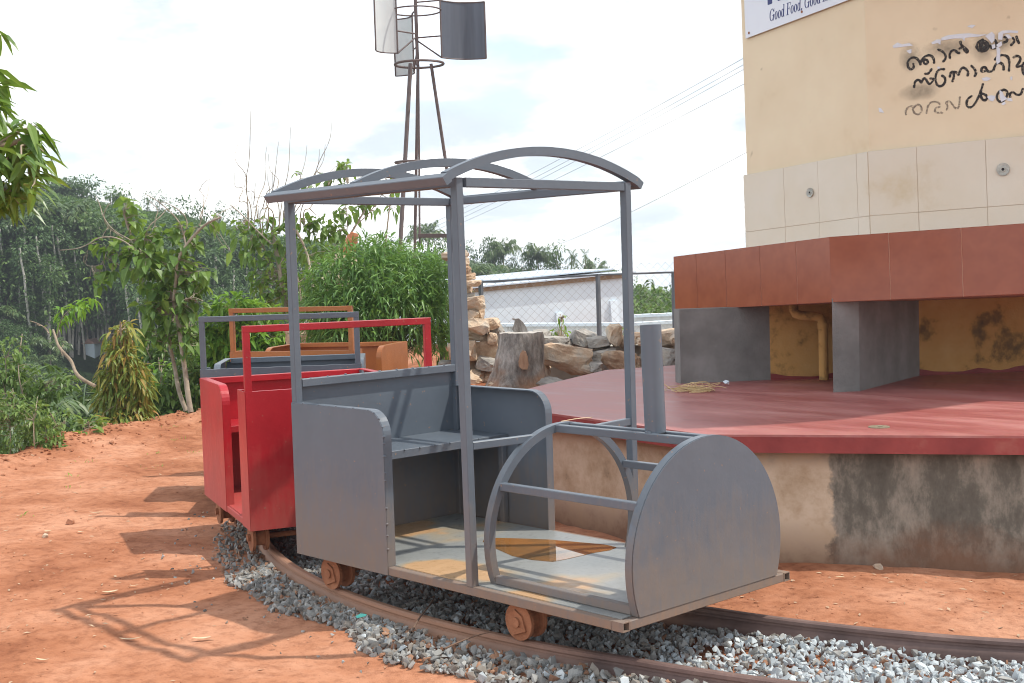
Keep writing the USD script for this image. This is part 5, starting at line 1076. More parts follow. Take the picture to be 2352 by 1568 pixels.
# --- kinds of far tree, each built once about its foot
def broad_tree(h, w, g, nl=2600, ls=0.23, flat=1.0, trunk=0.35):
    b = MB(); t = MB(); nb = 9
    base = h * trunk
    t.tube(*limb(np.zeros(3), (0, 0, base + 0.2 * h), 0.032 * h, 0.018 * h, g, 0.03), 6)
    for k in range(nb):
        a = g.uniform(0, 2 * PI); rr = w * 0.5 * g.uniform(0.1, 0.72); z = base + (h - base) * g.uniform(0.15, 0.86)
        if k == 0: rr, z = 0, h - 0.2 * (h - base)
        c = np.array([rr * math.cos(a), rr * math.sin(a), z]); rad = np.array([1, 1, 0.72 * flat]) * w * g.uniform(0.20, 0.34)
        P, U = blob_points(c, rad, nl // nb, g, 0.6); b.add(*leaves(P, U + 0.7 * g.normal(size=P.shape) + [0, 0, -0.1], ls, ls * 0.55, 0.3, g, far=True))
        t.tube(*limb((0, 0, base * g.uniform(0.6, 1.1)), c, 0.014 * h, 0.004 * h, g, 0.05, 5), 4)
    return b, t
def pole_tree(h, g, nl=700, ls=0.28, vine=0.7):
    """tall thin trunk hung with climbing vines and a small tuft on top"""
    b, t = MB(), MB(); p, r = limb(np.zeros(3), (g.normal(0, 0.04 * h), g.normal(0, 0.04 * h), h), 0.010 * h + 0.025, 0.006 * h + 0.012, g, 0.015, 10); t.tube(p, r, 6)
    k = int(nl * vine); u = g.uniform(0.58, 1.0, k); C = np.stack([np.interp(u, np.linspace(0, 1, 10), p[:, c]) for c in range(3)], 1)
    a = g.uniform(0, 2 * PI, k); rad = (0.035 + 0.05 * meshkit.noise(np.stack([u * 14, u * 0, u * 0], 1), int(h * 10))) * h * np.sqrt(g.uniform(0.1, 1, k)); P = C + np.stack([rad * np.cos(a), rad * np.sin(a), g.normal(0, 0.1, k)], 1)
    b.add(*leaves(P, np.stack([np.cos(a), np.sin(a), g.normal(0, 0.5, k)], 1), ls, ls * 0.6, 0.4, g, far=True))
    for q in range(3):
        P, U = blob_points(p[-1] + g.normal(0, 0.05 * h, 3), np.array([1, 1, 0.8]) * 0.085 * h, (nl - k) // 3, g, 0.4); b.add(*leaves(P, U, ls * 1.2, ls * 0.6, 0.4, g, far=True))
    return b, t
def frond(m, o, a, el, L, wid, g, nleaf=16, droop=0.9, near=False):
    d = np.array([math.cos(a) * math.cos(el), math.sin(a) * math.cos(el), math.sin(el)]); t = np.linspace(0, 1, nleaf)
    R = o + d * (L * t)[:, None] + np.array([0, 0, -1.0]) * (droop * L * t ** 2 * 0.55)[:, None]
    T = unit(np.gradient(R, axis=0)); S = unit(np.cross(T, ZZ))
    for s in (-1, 1):
        D = S * s * 0.9 + T * 0.55 + np.array([0, 0, -0.35]) + 0.10 * g.normal(size=T.shape)
        m.add(*leaves(R[1:], D[1:], wid * 1.0, wid * 0.16 if near else wid * 0.22, 0.45, g, far=True, sizes=0.12))
    m.tube(R, np.interp(t, [0, 1], [0.012 * L, 0.002 * L]), 4)
def palm_tree(h, L, g, n=16, trunk_r=0.11, nleaf=14, droop=1.0, up=0.2):
    b, t = MB(), MB(); top = np.array([g.normal(0, 0.05 * h), g.normal(0, 0.05 * h), h]); t.tube(*limb(np.zeros(3), top, trunk_r, trunk_r * 0.7, g, 0.012, 10), 8)
    for k in range(n):
        frond(b, top, 2 * PI * (k / n + g.uniform(-0.03, 0.03)) * 1.618, g.uniform(-0.55, 0.95) + up * 0.5, L * g.uniform(0.8, 1.1), L * 0.26, g, nleaf, droop)
    return b, t
KINDS = {}
HS = {}
def kind(name, bt, lm, tm):
    b, t = bt; HS[name] = max(v[:, 2].max() for v in b.v)
    x = UsdGeom.Xform.Define(stage, "/World/Looks/" + name) if False else stage.CreateClassPrim("/_kind_" + name)
    b.build("crown", M[lm], x); obj("trunk", t.mesh(), M[tm], x, smooth=True)
    KINDS[name] = x
gk = np.random.default_rng(11)
kind("broad_a", broad_tree(6.5, 5.2, gk), "lf_dark", "bark"); kind("broad_b", broad_tree(5.0, 5.4, gk, flat=0.8), "lf_mid", "bark"); kind("broad_c", broad_tree(8.0, 4.6, gk, 3000), "lf_dark", "pale_bark")
kind("dome", broad_tree(4.2, 5.0, gk, 2800, 0.20, trunk=0.15), "lf_mid", "bark"); kind("flat_top", broad_tree(8.5, 5.0, gk, 2200, 0.24, flat=0.45, trunk=0.55), "lf_dark", "pale_bark")
M["pole_bark"] = look("bleached_bark", (0.36, 0.32, 0.27), (0.56, 0.52, 0.45), scale=6, rough=0.9)
kind("pole_a", pole_tree(8.5, gk, 600, 0.24), "lf_dark", "pole_bark"); kind("pole_b", pole_tree(7.5, gk, 800, 0.24, 0.8), "lf_mid", "pole_bark"); kind("pole_c", pole_tree(9.5, gk, 420, 0.22, 0.5), "lf_dark", "pole_bark")
kind("coco", palm_tree(7.5, 2.3, gk, 22, nleaf=16, droop=0.62, up=0.5), "lf_palm", "pale_bark"); kind("areca", palm_tree(7.0, 1.0, gk, 9, 0.055, 11, 0.7, 0.7), "lf_palm", "pale_bark")
def far_tree(k, name, label, x, y_top, d, h, wide=1.0, group=None):
    """a far tree whose top stands at picture height y_top"""
    if 60 <= d < 80: h, d = h * 96 / d, 96
    p = at(x, y_top, d); w_ = h; h = max(h, p[2] - ground_at(p[0], p[1]) + 0.1); base = p - np.array([0, 0, h])
    wide *= w_ / h if k not in ("areca", "coco") else (w_ / h) ** 0.5
    s = h / HS[k]
    o = UsdGeom.Xform.Define(stage, path_of(name)); o.AddTranslateOp().Set(Gf.Vec3d(*map(float, base))); o.AddRotateZOp().Set(float((x * 37) % 360)); o.AddScaleOp().Set(Gf.Vec3f(s * wide, s * wide, s))
    o.GetPrim().GetReferences().AddInternalReference(KINDS[k].GetPath()); o.GetPrim().SetInstanceable(True)
    tag(o, label, "palm tree" if k in ("coco", "areca") else "tree", group)
for a in [("flat_top", "ridge_tree", "flat topped tree on the ridge just right of the mango leaves, leftmost skyline tree", 134, 403, 96, 7.5), ("flat_top", "ridge_tree", "flat topped ridge tree with a bare trunk and sky showing beside it", 157, 400, 97, 7.5), ("broad_c", "ridge_tree", "dense rounded dark tree, tallest bulk of the left skyline", 190, 408, 96, 7.8, 0.9),
          ("pole_c", "vine_clad_tree", "thin vine clad trunk on the ridge, left of a slim pair", 249, 424, 97, 7.5, 0.8), ("pole_b", "vine_clad_tree", "bushier vine clad trunk on the ridge, right of a slim pair", 268, 420, 97, 7.8), ("pole_a", "vine_clad_tree", "short vine clad trunk on the ridge under the pale cloud gap", 296, 442, 98, 6.0),
          ("pole_c", "vine_clad_tree", "slim trunk with a round tuft standing high over the ridge above the large leaved tree", 333, 436, 97, 7.0, 0.8), ("pole_c", "vine_clad_tree", "slim leaning trunk with a small tuft right of the round tufted one", 370, 434, 97, 7.0, 0.7), ("broad_a", "ridge_tree", "wide dark dome shaped tree on the ridge behind the bare twigs", 414, 448, 95, 6.0, 1.15), ("pole_a", "vine_clad_tree", "vine clad trunk with a pointed tip on the ridge left of the engine roof", 499, 459, 98, 7.0, 0.8),
          ("broad_a", "ridge_tree", "dark bushy tree on the ridge between bare twigs and the engine's rear post", 540, 476, 96, 5.5), ("coco", "coconut_palm", "coconut palm with a drooping crown right of the windmill leg above the bamboo", 967, 505, 66, 5.5, 0.85), ("broad_b", "far_tree", "dark leafy tree just left of the coconut palm behind the windmill leg", 1012, 536, 68, 4.2, 0.7),
          ("broad_a", "far_tree", "small round tree peeping over the bamboo bush left of the windmill leg", 880, 527, 68, 4.0, 0.7), ("broad_c", "far_tree", "tall leaning broad tree, highest right of the engine's front post", 1120, 536, 70, 5.5, 0.7), ("coco", "coconut_palm", "shaggy coconut palm beside the tall broad tree beyond the shed", 1150, 545, 70, 5.4, 0.75), ("broad_a", "far_tree", "dense dark tree in the middle of the far row above the shed roof", 1196, 566, 70, 4.2, 0.8),
          ("pole_a", "far_tree", "narrow spire shaped tree behind the dense dark one beyond the shed", 1215, 554, 72, 5.0, 0.7), ("coco", "coconut_palm", "coconut palm with spread fronds left of the lone slender tree", 1243, 556, 70, 5.0, 0.75), ("pole_b", "far_tree", "lone slender tree rising clear of the far row below the lowest cable", 1279, 549, 69, 5.4, 0.75), ("dome", "far_tree", "round lighter green crown above the middle of the shed roof", 1250, 592, 62, 3.2, 0.9),
          ("areca", "areca_palm", "left one of three small areca palms against the sky right of the far trees", 1310, 570, 70, 4.6, 0.8), ("areca", "areca_palm", "lowest and middle one of three small areca palms against the sky", 1323, 580, 70, 4.2, 0.7), ("areca", "areca_palm", "right one of three small areca palms with a bare thin stem", 1338, 570, 70, 5.0, 0.75), ("dome", "far_tree", "round bright green crown under the three areca palms", 1316, 602, 62, 3.0, 0.9),
          ("coco", "coconut_palm", "low coconut palm at the right end of the far tree row by the engine post", 1368, 590, 68, 4.0, 0.7), ("broad_a", "far_tree", "dark tree closing the right end of the far row behind the shed roof", 1390, 610, 68, 3.2, 0.9), ("broad_b", "far_tree", "small dark tree left of the engine's far front post above the shed roof end", 1425, 616, 68, 3.2), ("pole_a", "far_tree", "thin bare topped tree right beside the engine's front post above the stone stack", 1085, 548, 70, 5.0, 0.6)]:
    far_tree(*a)
for a in [("broad_b", "valley_tree", "dark bushy tree behind the fence just right of the engine's front post", 1480, 650, 31, 3.6, 0.9), ("coco", "coconut_palm", "coconut palm behind the fence between engine post and counter", 1515, 640, 36, 4.0, 0.6), ("broad_a", "valley_tree", "dark tree behind the fence against the counter's left end", 1550, 652, 33, 4.2, 0.8), ("dome", "valley_tree", "low round tree behind the rear whitewashed wall", 1505, 690, 28, 2.4, 0.9)]:
    far_tree(*a)
# --- the wood on the slopes: one mass
gf = np.random.default_rng(23)
hd_ = next(d for d in np.arange(60, 98, 0.5) if at(214, 803, d)[2] <= ground_at(*at(214, 803, d)[:2]) + 0.35)      # where the sight line meets the far slope
def forest():
    P, K, S, Rz = [], [], [], []
    names = ["broad_a", "broad_b", "broad_c", "pole_a", "pole_b", "pole_c", "coco", "dome"]
    n = 18000
    th = np.radians(gf.uniform(-26, 13, n)); d = np.sqrt(gf.uniform(30 ** 2, 116 ** 2, n))
    f, r = FWD[:2] / np.linalg.norm(FWD[:2]), RIGHT[:2] / np.linalg.norm(RIGHT[:2])
    p = EYE[:2] + d[:, None] * (np.cos(th)[:, None] * f + np.sin(th)[:, None] * r)
    ed = edge_distance(p); keep = ed > 5.0; z = land(p)
    x = CX + np.tan(th) * FPX
    grove = meshkit.noise(np.column_stack([p * 0.055, 0 * d]), 17)
    for i in np.nonzero(keep)[0]:
        up = smooth(50, 92, d[i]); pole = (grove[i] > 0.36) * up * (x[i] < 760)
        u = gf.random()
        if u < 0.72 * pole: k = gf.choice([3, 4, 5, 5])
        elif u < 0.80 * pole + 0.04 + 0.06 * (1 - up): k = 6
        else: k = gf.choice([0, 0, 1, 2, 7])
        if k in (3, 4, 5) or gf.random() < 0.60:
            s = gf.uniform(0.50, 0.82) * (0.62 if x[i] > 760 else 1.0) if k in (3, 4, 5) else gf.uniform(0.24, 0.50)
            lim = 1.678 + (611.0 - 0.0305 * (x[i] - CX) - np.interp(x[i], SKY_X, SKY_Y) - (24 if x[i] < 760 else 14)) / FPX * d[i]      # keep under the skyline seen from the yard
            hk = HS[names[int(k)]]
            if abs(x[i] - 214) < 26 + 4600 / d[i] and d[i] < hd_ + 2.5: continue
            if d[i] > 78: s = max(s, min(1.1, gf.uniform(0.55, 0.98) * (lim - z[i]) / hk))
            s = min(s, (lim - z[i] - 0.4) / hk)
            if s < 0.22: continue
            P.append((p[i, 0], p[i, 1], z[i] - 0.1)); K.append(k); S.append(s); Rz.append(gf.uniform(0, 2 * PI))
    pi = UsdGeom.PointInstancer.Define(stage, "/World/forest")
    tag(pi, "dense dark green wood of palms, vine clad trunks and broad trees covering the far slopes", "forest", kind="stuff")
    protos = []
    for nm in names:
        x_ = UsdGeom.Xform.Define(stage, "/World/forest/" + nm.replace("broad_a", "round_tree").replace("broad_b", "low_tree").replace("broad_c", "tall_tree").replace("pole_a", "slim_tree").replace("pole_b", "vine_tree").replace("pole_c", "pale_tree").replace("coco", "coconut_tree").replace("dome", "dome_tree"))
        x_.GetPrim().GetReferences().AddInternalReference(KINDS[nm].GetPath()); protos.append(x_.GetPath())
    pi.CreatePrototypesRel().SetTargets(protos); pi.CreateProtoIndicesAttr(Vt.IntArray(list(map(int, K))))
    pi.CreatePositionsAttr(Vt.Vec3fArray.FromNumpy(np.array(P, np.float32))); S = np.array(S, np.float32)
    wd = gf.uniform(0.85, 1.2, len(S)).astype(np.float32); pi.CreateScalesAttr(Vt.Vec3fArray.FromNumpy(np.stack([S * wd, S * wd, S], 1)))
    pi.CreateOrientationsAttr(Vt.QuathArray([Gf.Quath(math.cos(a / 2), 0, 0, math.sin(a / 2)) for a in Rz]))
    print("forest", len(P))
forest()

# --- nearer trees and shrubs, drawn limb by limb
def poly3(pts, d, g, dj=0.0):
    return np.array([at(x, y, d) + hf * dd for (x, y), dd in zip(pts, np.cumsum(g.normal(0, dj, len(pts))))])
def smooth_path(P, k=2):
    for _ in range(k):
        a, b = P[:-1], P[1:]; P = np.vstack([P[:1], np.stack([0.75*a + 0.25*b, 0.25*a + 0.75*b], 1).reshape(-1, 2 if P.shape[1] == 2 else 3), P[-1:]])
    return P
def plant(name, label, cat, d, limbs, blobs, lm, leaf, width, droop, seed, bark="bark", far=False, out=0.6, hang=0.0, shell=0.45, twig=0.0016, twigs=True, tuft=None, group=None):
    """limbs: (r0, r1 in picture units, [(x, y)...]); blobs: (x, y, rx, ry, leaves)"""
    g = np.random.default_rng(seed); t = thing(name, label, cat, group=group); k = d / FPX
    tr, pts = MB(), []
    for r0, r1, path in limbs:
        P = smooth_path(poly3(path, d, g, 0.02 * d * 0.3)); n = len(P); tr.tube(P, np.linspace(r0, r1, n) * k, 6); pts.append(P)
    allp = np.vstack(pts) if pts else None
    b = MB()
    for (x, y, rx, ry, n) in blobs:
        c = at(x, y, d) + hf * g.normal(0, 0.25 * rx * k); rad = np.array([rx, ry, 0.5 * (rx + ry)]) * k
        u = unit(g.normal(size=(n, 3))); r = g.uniform(shell ** 3, 1, n) ** (1 / 3)
        P = c + (u[:, :1] * r[:, None] * rad[0]) * hr + (u[:, 1:2] * r[:, None] * rad[2]) * hf + (u[:, 2:] * r[:, None] * rad[1]) * ZZ
        U = u[:, :1] * hr + u[:, 1:2] * hf + u[:, 2:] * ZZ
        D = out * U + 0.55 * g.normal(size=P.shape) + np.array([0, 0, -hang])
        if tuft:                                                              # leaves in whorls of a few at each twig end
            P = np.repeat(P, tuft, 0); U = np.repeat(U, tuft, 0); D = unit(out * U + 0.9 * g.normal(size=P.shape) + np.array([0, 0, -hang]))
        b.add(*leaves(P, D, leaf * k, width * k, droop, g, far=far))
        if twigs and allp is not None:
            for q in P[:: max(1, len(P) // 14)]:
                j = np.argmin(((allp - q) ** 2).sum(1) + g.uniform(0, (20 * k) ** 2)); tr.tube(*limb(allp[j], q, twig * 1.6, twig * 0.7, g, 0.10, 6), 4)
    if tr.n: tr.build("trunk", M[bark], t, smooth=True)
    if b.n: b.build("crown", M[lm], t)
    return t
g0 = np.random.default_rng(77)
# large leaved tree by the yard's edge
plant("large_leaved_tree", "tree with large drooping leaves and bare crooked twigs left of the wagons", "tree", 16.2, [
    (7.5, 5, [(440, 946), (432, 905), (424, 860), (420, 800), (408, 740), (396, 690)]), (6, 4, [(424, 945), (405, 900), (392, 850), (380, 780), (384, 720)]), (5, 2.6, [(396, 700), (380, 655), (350, 610), (322, 575), (305, 550), (290, 520), (285, 490)]),
    (4.5, 2.2, [(400, 690), (408, 640), (412, 600), (430, 565), (455, 535), (488, 512), (520, 500)]), (2.0, 0.8, [(322, 575), (285, 545), (245, 545), (215, 562), (185, 572), (150, 575)]), (1.6, 0.8, [(305, 552), (268, 530), (245, 500), (232, 470), (222, 450)]), (1.8, 0.8, [(345, 600), (300, 565), (262, 540), (240, 520), (246, 490), (262, 468)]),
    (1.6, 0.7, [(352, 520), (356, 500), (362, 480), (345, 462)]), (1.8, 0.8, [(340, 548), (350, 520), (372, 500), (385, 480)]), (2.2, 0.8, [(430, 565), (424, 535), (418, 510), (395, 485), (370, 460), (345, 448)]), (1.8, 0.7, [(424, 540), (436, 515), (428, 490), (400, 470), (380, 465)]), (1.6, 0.6, [(448, 540), (462, 515), (470, 480), (468, 452)]), (1.2, 0.5, [(488, 512), (500, 490), (540, 470)]), (1.2, 0.5, [(460, 500), (462, 470), (464, 440), (462, 415)]), (1.0, 0.4, [(464, 440), (480, 420), (505, 412)]), (1.0, 0.4, [(462, 450), (446, 430), (440, 415)]),
    (1.6, 0.7, [(320, 620), (290, 615), (262, 600), (250, 590)]), (1.4, 0.6, [(300, 600), (258, 580), (238, 595), (225, 610), (200, 612), (188, 602)]), (1.3, 0.6, [(390, 720), (420, 690), (455, 680), (480, 690)])],
    [(300, 500, 22, 26, 22), (290, 470, 14, 14, 10), (330, 555, 46, 24, 46), (270, 570, 26, 18, 22), (240, 560, 16, 14, 10), (370, 545, 30, 24, 30), (410, 525, 18, 16, 14), (448, 525, 14, 14, 8), (432, 560, 28, 20, 24), (340, 600, 46, 30, 52), (400, 610, 50, 34, 64), (440, 640, 34, 26, 36), (350, 650, 44, 28, 46), (410, 670, 52, 30, 60), (380, 710, 44, 32, 52), (440, 700, 30, 20, 22), (335, 705, 26, 20, 20), (466, 625, 18, 14, 10), (232, 640, 22, 20, 14), (250, 615, 18, 14, 9), (196, 575, 8, 8, 3), (400, 760, 50, 30, 50), (350, 770, 34, 22, 28), (430, 780, 30, 22, 24), (500, 505, 14, 12, 8), (530, 575, 6, 6, 2)],
    "lf_large", 25, 18, 0.45, 31, bark="pale_bark", out=0.6, hang=0.3, twig=0.003)
# twiggy tree behind the engine's rear post
tw = []
for k, (x0, x1, yt) in enumerate([(566, 530, 390), (570, 545, 330), (575, 594, 265), (580, 600, 330), (590, 560, 400), (600, 640, 395), (606, 650, 330), (615, 590, 420), (625, 615, 380), (640, 668, 292), (650, 700, 330), (655, 690, 400), (668, 730, 340), (680, 770, 286), (700, 760, 400), (610, 575, 440), (640, 610, 350), (690, 745, 330)]):
    y0 = 500 + (k * 13) % 40; xm = (x0 + x1) / 2 + 8 * math.sin(k * 2.1)
    tw.append((1.7, 0.45, [(x0, y0), (x0 + 3 * math.sin(k), y0 - 40), (xm - 6, (y0 + yt) / 2 + 20), (xm + 6, (y0 + yt) / 2 - 20), (x1 - 4, yt + 40), (x1, yt)]))
plant("twiggy_tree", "slender tree with pale bare twigs above green leaves behind the engine's rear post", "tree", 19.5, [
    (7, 4, [(660, 735), (655, 690), (648, 650), (640, 600), (628, 560), (620, 520)]), (4, 2.5, [(740, 735), (735, 690), (725, 640), (712, 580), (690, 530)]), (4, 2, [(735, 690), (755, 650), (770, 600), (790, 560), (815, 520), (840, 480)]), (3, 1.6, [(648, 650), (620, 610), (600, 560), (580, 520), (566, 505)]), (2.6, 1.4, [(640, 610), (665, 560), (675, 520), (668, 495)]), (2, 1, [(628, 560), (595, 530), (560, 490), (530, 470)]), (1.6, 0.8, [(790, 560), (800, 510), (790, 460), (800, 420)]), (1.5, 0.7, [(815, 520), (850, 490), (880, 440), (900, 400)]), (3, 1.5, [(700, 735), (696, 690), (690, 640), (680, 600)])] + tw,
    [(560, 540, 34, 24, 44), (610, 520, 34, 22, 42), (650, 545, 36, 28, 50), (590, 580, 36, 24, 44), (630, 610, 40, 30, 56), (690, 510, 40, 24, 46), (735, 520, 36, 24, 44), (770, 530, 30, 22, 32), (720, 570, 42, 30, 56), (770, 590, 30, 24, 32), (680, 650, 40, 32, 54), (640, 690, 40, 30, 50), (590, 640, 26, 22, 26), (700, 700, 36, 28, 40), (800, 485, 34, 20, 34), (840, 470, 20, 14, 16), (860, 480, 14, 12, 8), (790, 385, 18, 16, 26), (760, 410, 14, 8, 10), (780, 430, 24, 8, 18), (700, 420, 10, 8, 6), (675, 395, 6, 6, 3), (742, 400, 10, 8, 5), (905, 430, 14, 14, 10), (905, 470, 10, 20, 9), (880, 410, 12, 8, 7), (545, 520, 20, 18, 16), (620, 660, 40, 30, 44)],
    "lf_large", 18, 12, 0.5, 37, bark="pale_bark", out=0.5, hang=0.4, twig=0.003)
# young plant in front of the windmill leg
plant("sapling", "thin upright sapling stem rising from the bamboo in front of the windmill leg", "plant", 14.6, [(2.4, 1.2, [(884, 600), (888, 550), (893, 505), (898, 455), (902, 420)])], [(898, 440, 10, 14, 7), (905, 415, 9, 7, 5)], "lf_large", 15, 8, 0.5, 41, twigs=False)
# rust tipped drooping shrub
plant("rust_leaved_shrub", "shrub of drooping leaves with rust orange young tips at the yard's edge", "shrub", 14.6, [(4, 1.5, [(282, 1000), (280, 930), (278, 860), (282, 790), (290, 735)]), (2, 1, [(280, 930), (250, 880), (240, 830)]), (2, 1, [(280, 920), (315, 880), (325, 830)])],
    [(290, 760, 22, 26, 90), (262, 775, 20, 26, 80), (280, 810, 36, 26, 150), (262, 860, 40, 34, 190), (312, 850, 30, 34, 150), (285, 910, 54, 36, 260), (240, 920, 24, 34, 110), (335, 880, 16, 26, 60), (325, 930, 24, 30, 110), (285, 965, 60, 30, 260)], "lf_rust", 24, 6.5, 0.55, 43, hang=0.45, out=0.6, twig=0.003)
plant("leaning_branch", "bare brown crooked branch leaning out left of the rust tipped shrub", "branch", 14.5, [(5.0, 2.6, [(222, 886), (200, 872), (180, 858), (166, 830), (150, 812), (134, 796), (124, 775), (114, 758)]), (1.8, 0.9, [(118, 765), (106, 752), (90, 742), (76, 736)]), (1.4, 0.7, [(114, 758), (106, 748), (96, 744)]), (1.2, 0.6, [(152, 815), (148, 800), (150, 790)])], [(112, 750, 5, 5, 2)], "lf_large", 14, 8, 0.5, 45, bark="bark", twigs=False)
plant("leafy_sprig", "pale green leafy sprig above the bare leaning branch", "plant", 15.4, [(1.6, 0.8, [(135, 775), (140, 745), (160, 722), (190, 708)])], [(150, 718, 20, 14, 30), (180, 705, 20, 12, 26), (205, 690, 20, 12, 18), (140, 740, 12, 12, 12)], "lf_bright", 17, 8, 0.5, 47, hang=0.4, twigs=False)
# mango bush behind the wagons
plant("mango_bush", "bright green long leaved bush behind the wagons' hand hoops", "bush", 16.8, [(4, 2, [(540, 900), (540, 820), (535, 750), (530, 700)])], [(500, 735, 40, 30, 34), (540, 700, 44, 26, 38), (590, 720, 44, 26, 36), (480, 780, 34, 34, 34), (550, 770, 60, 36, 52), (620, 770, 40, 30, 34), (480, 840, 34, 34, 34), (540, 830, 60, 40, 52), (620, 830, 50, 40, 46), (650, 780, 30, 26, 24), (465, 890, 30, 30, 26), (530, 890, 60, 30, 40)],
    "lf_bright", 27, 7.5, 0.5, 49, tuft=6, out=0.8, hang=0.05, twig=0.003)
# bamboo
def bamboo():
    g = np.random.default_rng(51); t = thing("bamboo_bush", "big rounded bamboo bush of narrow leaves left of the stone stack", "bush"); d = 14.4; k = d / FPX
    b, s = MB(), MB(); root = at(875, 850, d)
    C = at(873, 715, d); R = np.array([168, 150, 168]) * k
    tips = []
    for i in range(430):
        u = unit(g.normal(size=3)); 
        if u[2] < -0.55: u[2] *= -0.3
        r = g.uniform(0.6, 1.0) ** 0.5 * (0.92 + 0.2 * meshkit.noise(u[None] * 3.0, 3)[0])
        tip = C + r * (u[0] * R[0] * hr + u[1] * R[2] * hf + u[2] * R[1] * ZZ); tips.append((tip, u))
        base = root + g.normal(0, 0.10, 3) * [1, 1, 0]; mid = (base + tip) / 2 + np.array([0, 0, 0.18 * np.linalg.norm(tip - base)])
        tt = np.linspace(0, 1, 8)[:, None]; P = (1 - tt) ** 2 * base + 2 * tt * (1 - tt) * mid + tt ** 2 * tip
        if i % 2 == 0: s.tube(P, np.linspace(0.008, 0.0025, 8), 4)
    for tip, u in tips:
        n = 22; P = tip + g.normal(0, 0.085, (n, 3)); U = u[0] * hr + u[1] * hf + u[2] * ZZ
        D = 0.55 * U + 0.75 * g.normal(size=(n, 3)) + np.array([0, 0, 0.12])
        b.add(*leaves(P, D, 27 * k, 4.4 * k, 0.55, g, fold=0.25))
    for i in range(24):                                                       # stray tips that stand out of the mass
        a = g.uniform(-1.1, 1.1); tip = C + 1.06 * (math.sin(a) * R[0] * hr + math.cos(a) * R[1] * ZZ) + hf * g.normal(0, 0.3)
        n = 9; P = tip + g.normal(0, 0.05, (n, 3)); b.add(*leaves(P, g.normal(size=(n, 3)) + np.array([0, 0, 1.3]) + 0.8 * math.sin(a) * hr, 32 * k, 4.4 * k, 0.35, g, fold=0.25))
    s.build("culms", M["lf_scrub"], t, smooth=True); b.build("foliage", M["lf_bamboo"], t)
bamboo()
# scrub on the edge and slope at the left
SC = [("scrub_bush", "twiggy yellow green scrub bush at the lower left picture edge", 12.6, [(30, 1010, 60, 40, 300), (90, 1000, 50, 40, 260), (-20, 960, 50, 50, 220), (20, 930, 46, 36, 190), (70, 950, 44, 34, 170), (120, 1010, 30, 26, 120), (-30, 1040, 60, 40, 200)], 15, 6),
      ("scrub_bush", "tall loose scrub with small yellowish leaves left of the young coconut palm", 15.5, [(20, 850, 40, 30, 130), (60, 870, 40, 34, 150), (10, 900, 50, 40, 180), (90, 920, 40, 34, 130), (30, 800, 34, 30, 80), (-20, 860, 40, 50, 150), (120, 890, 40, 22, 90), (150, 870, 26, 22, 60), (60, 930, 50, 30, 160)], 15, 7),
      ("scrub_bush", "low leafy scrub on the edge between the palm and the rust tipped shrub", 14.2, [(165, 1005, 36, 24, 140), (200, 985, 40, 30, 150), (140, 970, 40, 30, 130), (110, 985, 30, 30, 110), (235, 1000, 24, 20, 80)], 18, 7),
      ("scrub_bush", "dark green scrub beneath the large leaved tree at the yard's edge", 16.6, [(350, 930, 34, 30, 120), (390, 910, 36, 36, 130), (360, 880, 34, 34, 110), (430, 930, 24, 24, 80), (345, 960, 30, 18, 80), (395, 945, 40, 18, 90), (450, 880, 24, 40, 90), (420, 850, 34, 34, 90)], 22, 9),
      ("scrub_bush", "green thicket behind the rust tipped shrub and below the far slope", 19.0, [(350, 830, 40, 30, 120), (330, 790, 30, 30, 90), (380, 800, 36, 40, 120), (440, 800, 30, 40, 110), (300, 860, 40, 40, 120), (350, 870, 40, 30, 110), (420, 740, 34, 30, 80)], 20, 9)]
for k, (nm, lb, d, bl, ls, lw_) in enumerate(SC):
    plant(nm, lb, "bush", d, [(2, 0.8, [(b[0], b[1] + b[3]), (b[0] + 4, b[1]), (b[0] - 3, b[1] - b[3])]) for b in bl[:6]], bl, "lf_scrub", ls, lw_, 0.4, 60 + k, out=0.5, hang=0.15, twig=0.002)
plant("broad_leaved_plant", "low plant with big pale oval leaves on the yard's edge at the left", "plant", 13.6, [(2, 1, [(205, 1022), (205, 990), (200, 970)])], [(200, 985, 36, 24, 26)], "lf_large", 34, 17, 0.35, 71, out=0.9, twig=0.0025)
plant("slope_sapling", "leafy young tree right of the rust tipped shrub under the large leaved tree", "tree", 17.2, [(2.4, 1, [(372, 970), (374, 900), (370, 850), (366, 820)])], [(360, 930, 26, 22, 60), (385, 900, 30, 26, 70), (350, 890, 22, 22, 44), (370, 850, 26, 22, 50)], "lf_bright", 24, 8, 0.5, 73, hang=0.4, twig=0.0025)
# young coconut palm
def near_palm(x, y, d, L, seed, label, n=13, el=(0.1, 1.35)):
    g = np.random.default_rng(seed); t = thing("young_coconut_palm", label, "palm tree"); b, s = MB(), MB(); o = at(x, y, d)
    z0 = float(land(o[None, :2])[0]); s.tube([np.array([o[0], o[1], min(z0, o[2] - 0.4) - 0.1]), o], 0.10, 8)
    for k in range(n): frond(b, o, 2.4 * k + g.uniform(-0.2, 0.2), g.uniform(*el), L * g.uniform(0.8, 1.15), L * 0.24, g, 26, 0.75, near=True)
    s.build("trunk", M["bark"], t, smooth=True); b.build("fronds", M["lf_palm"], t)
near_palm(190, 945, 19.5, 1.45, 81, "young coconut palm with arching fronds on the slope behind the leaning branch")
near_palm(75, 935, 21.5, 1.2, 83, "smaller coconut palm half hidden by scrub at the left", 11)
near_palm(300, 1000, 20.5, 1.2, 85, "coconut palm fronds low behind the rust tipped shrub", 11)
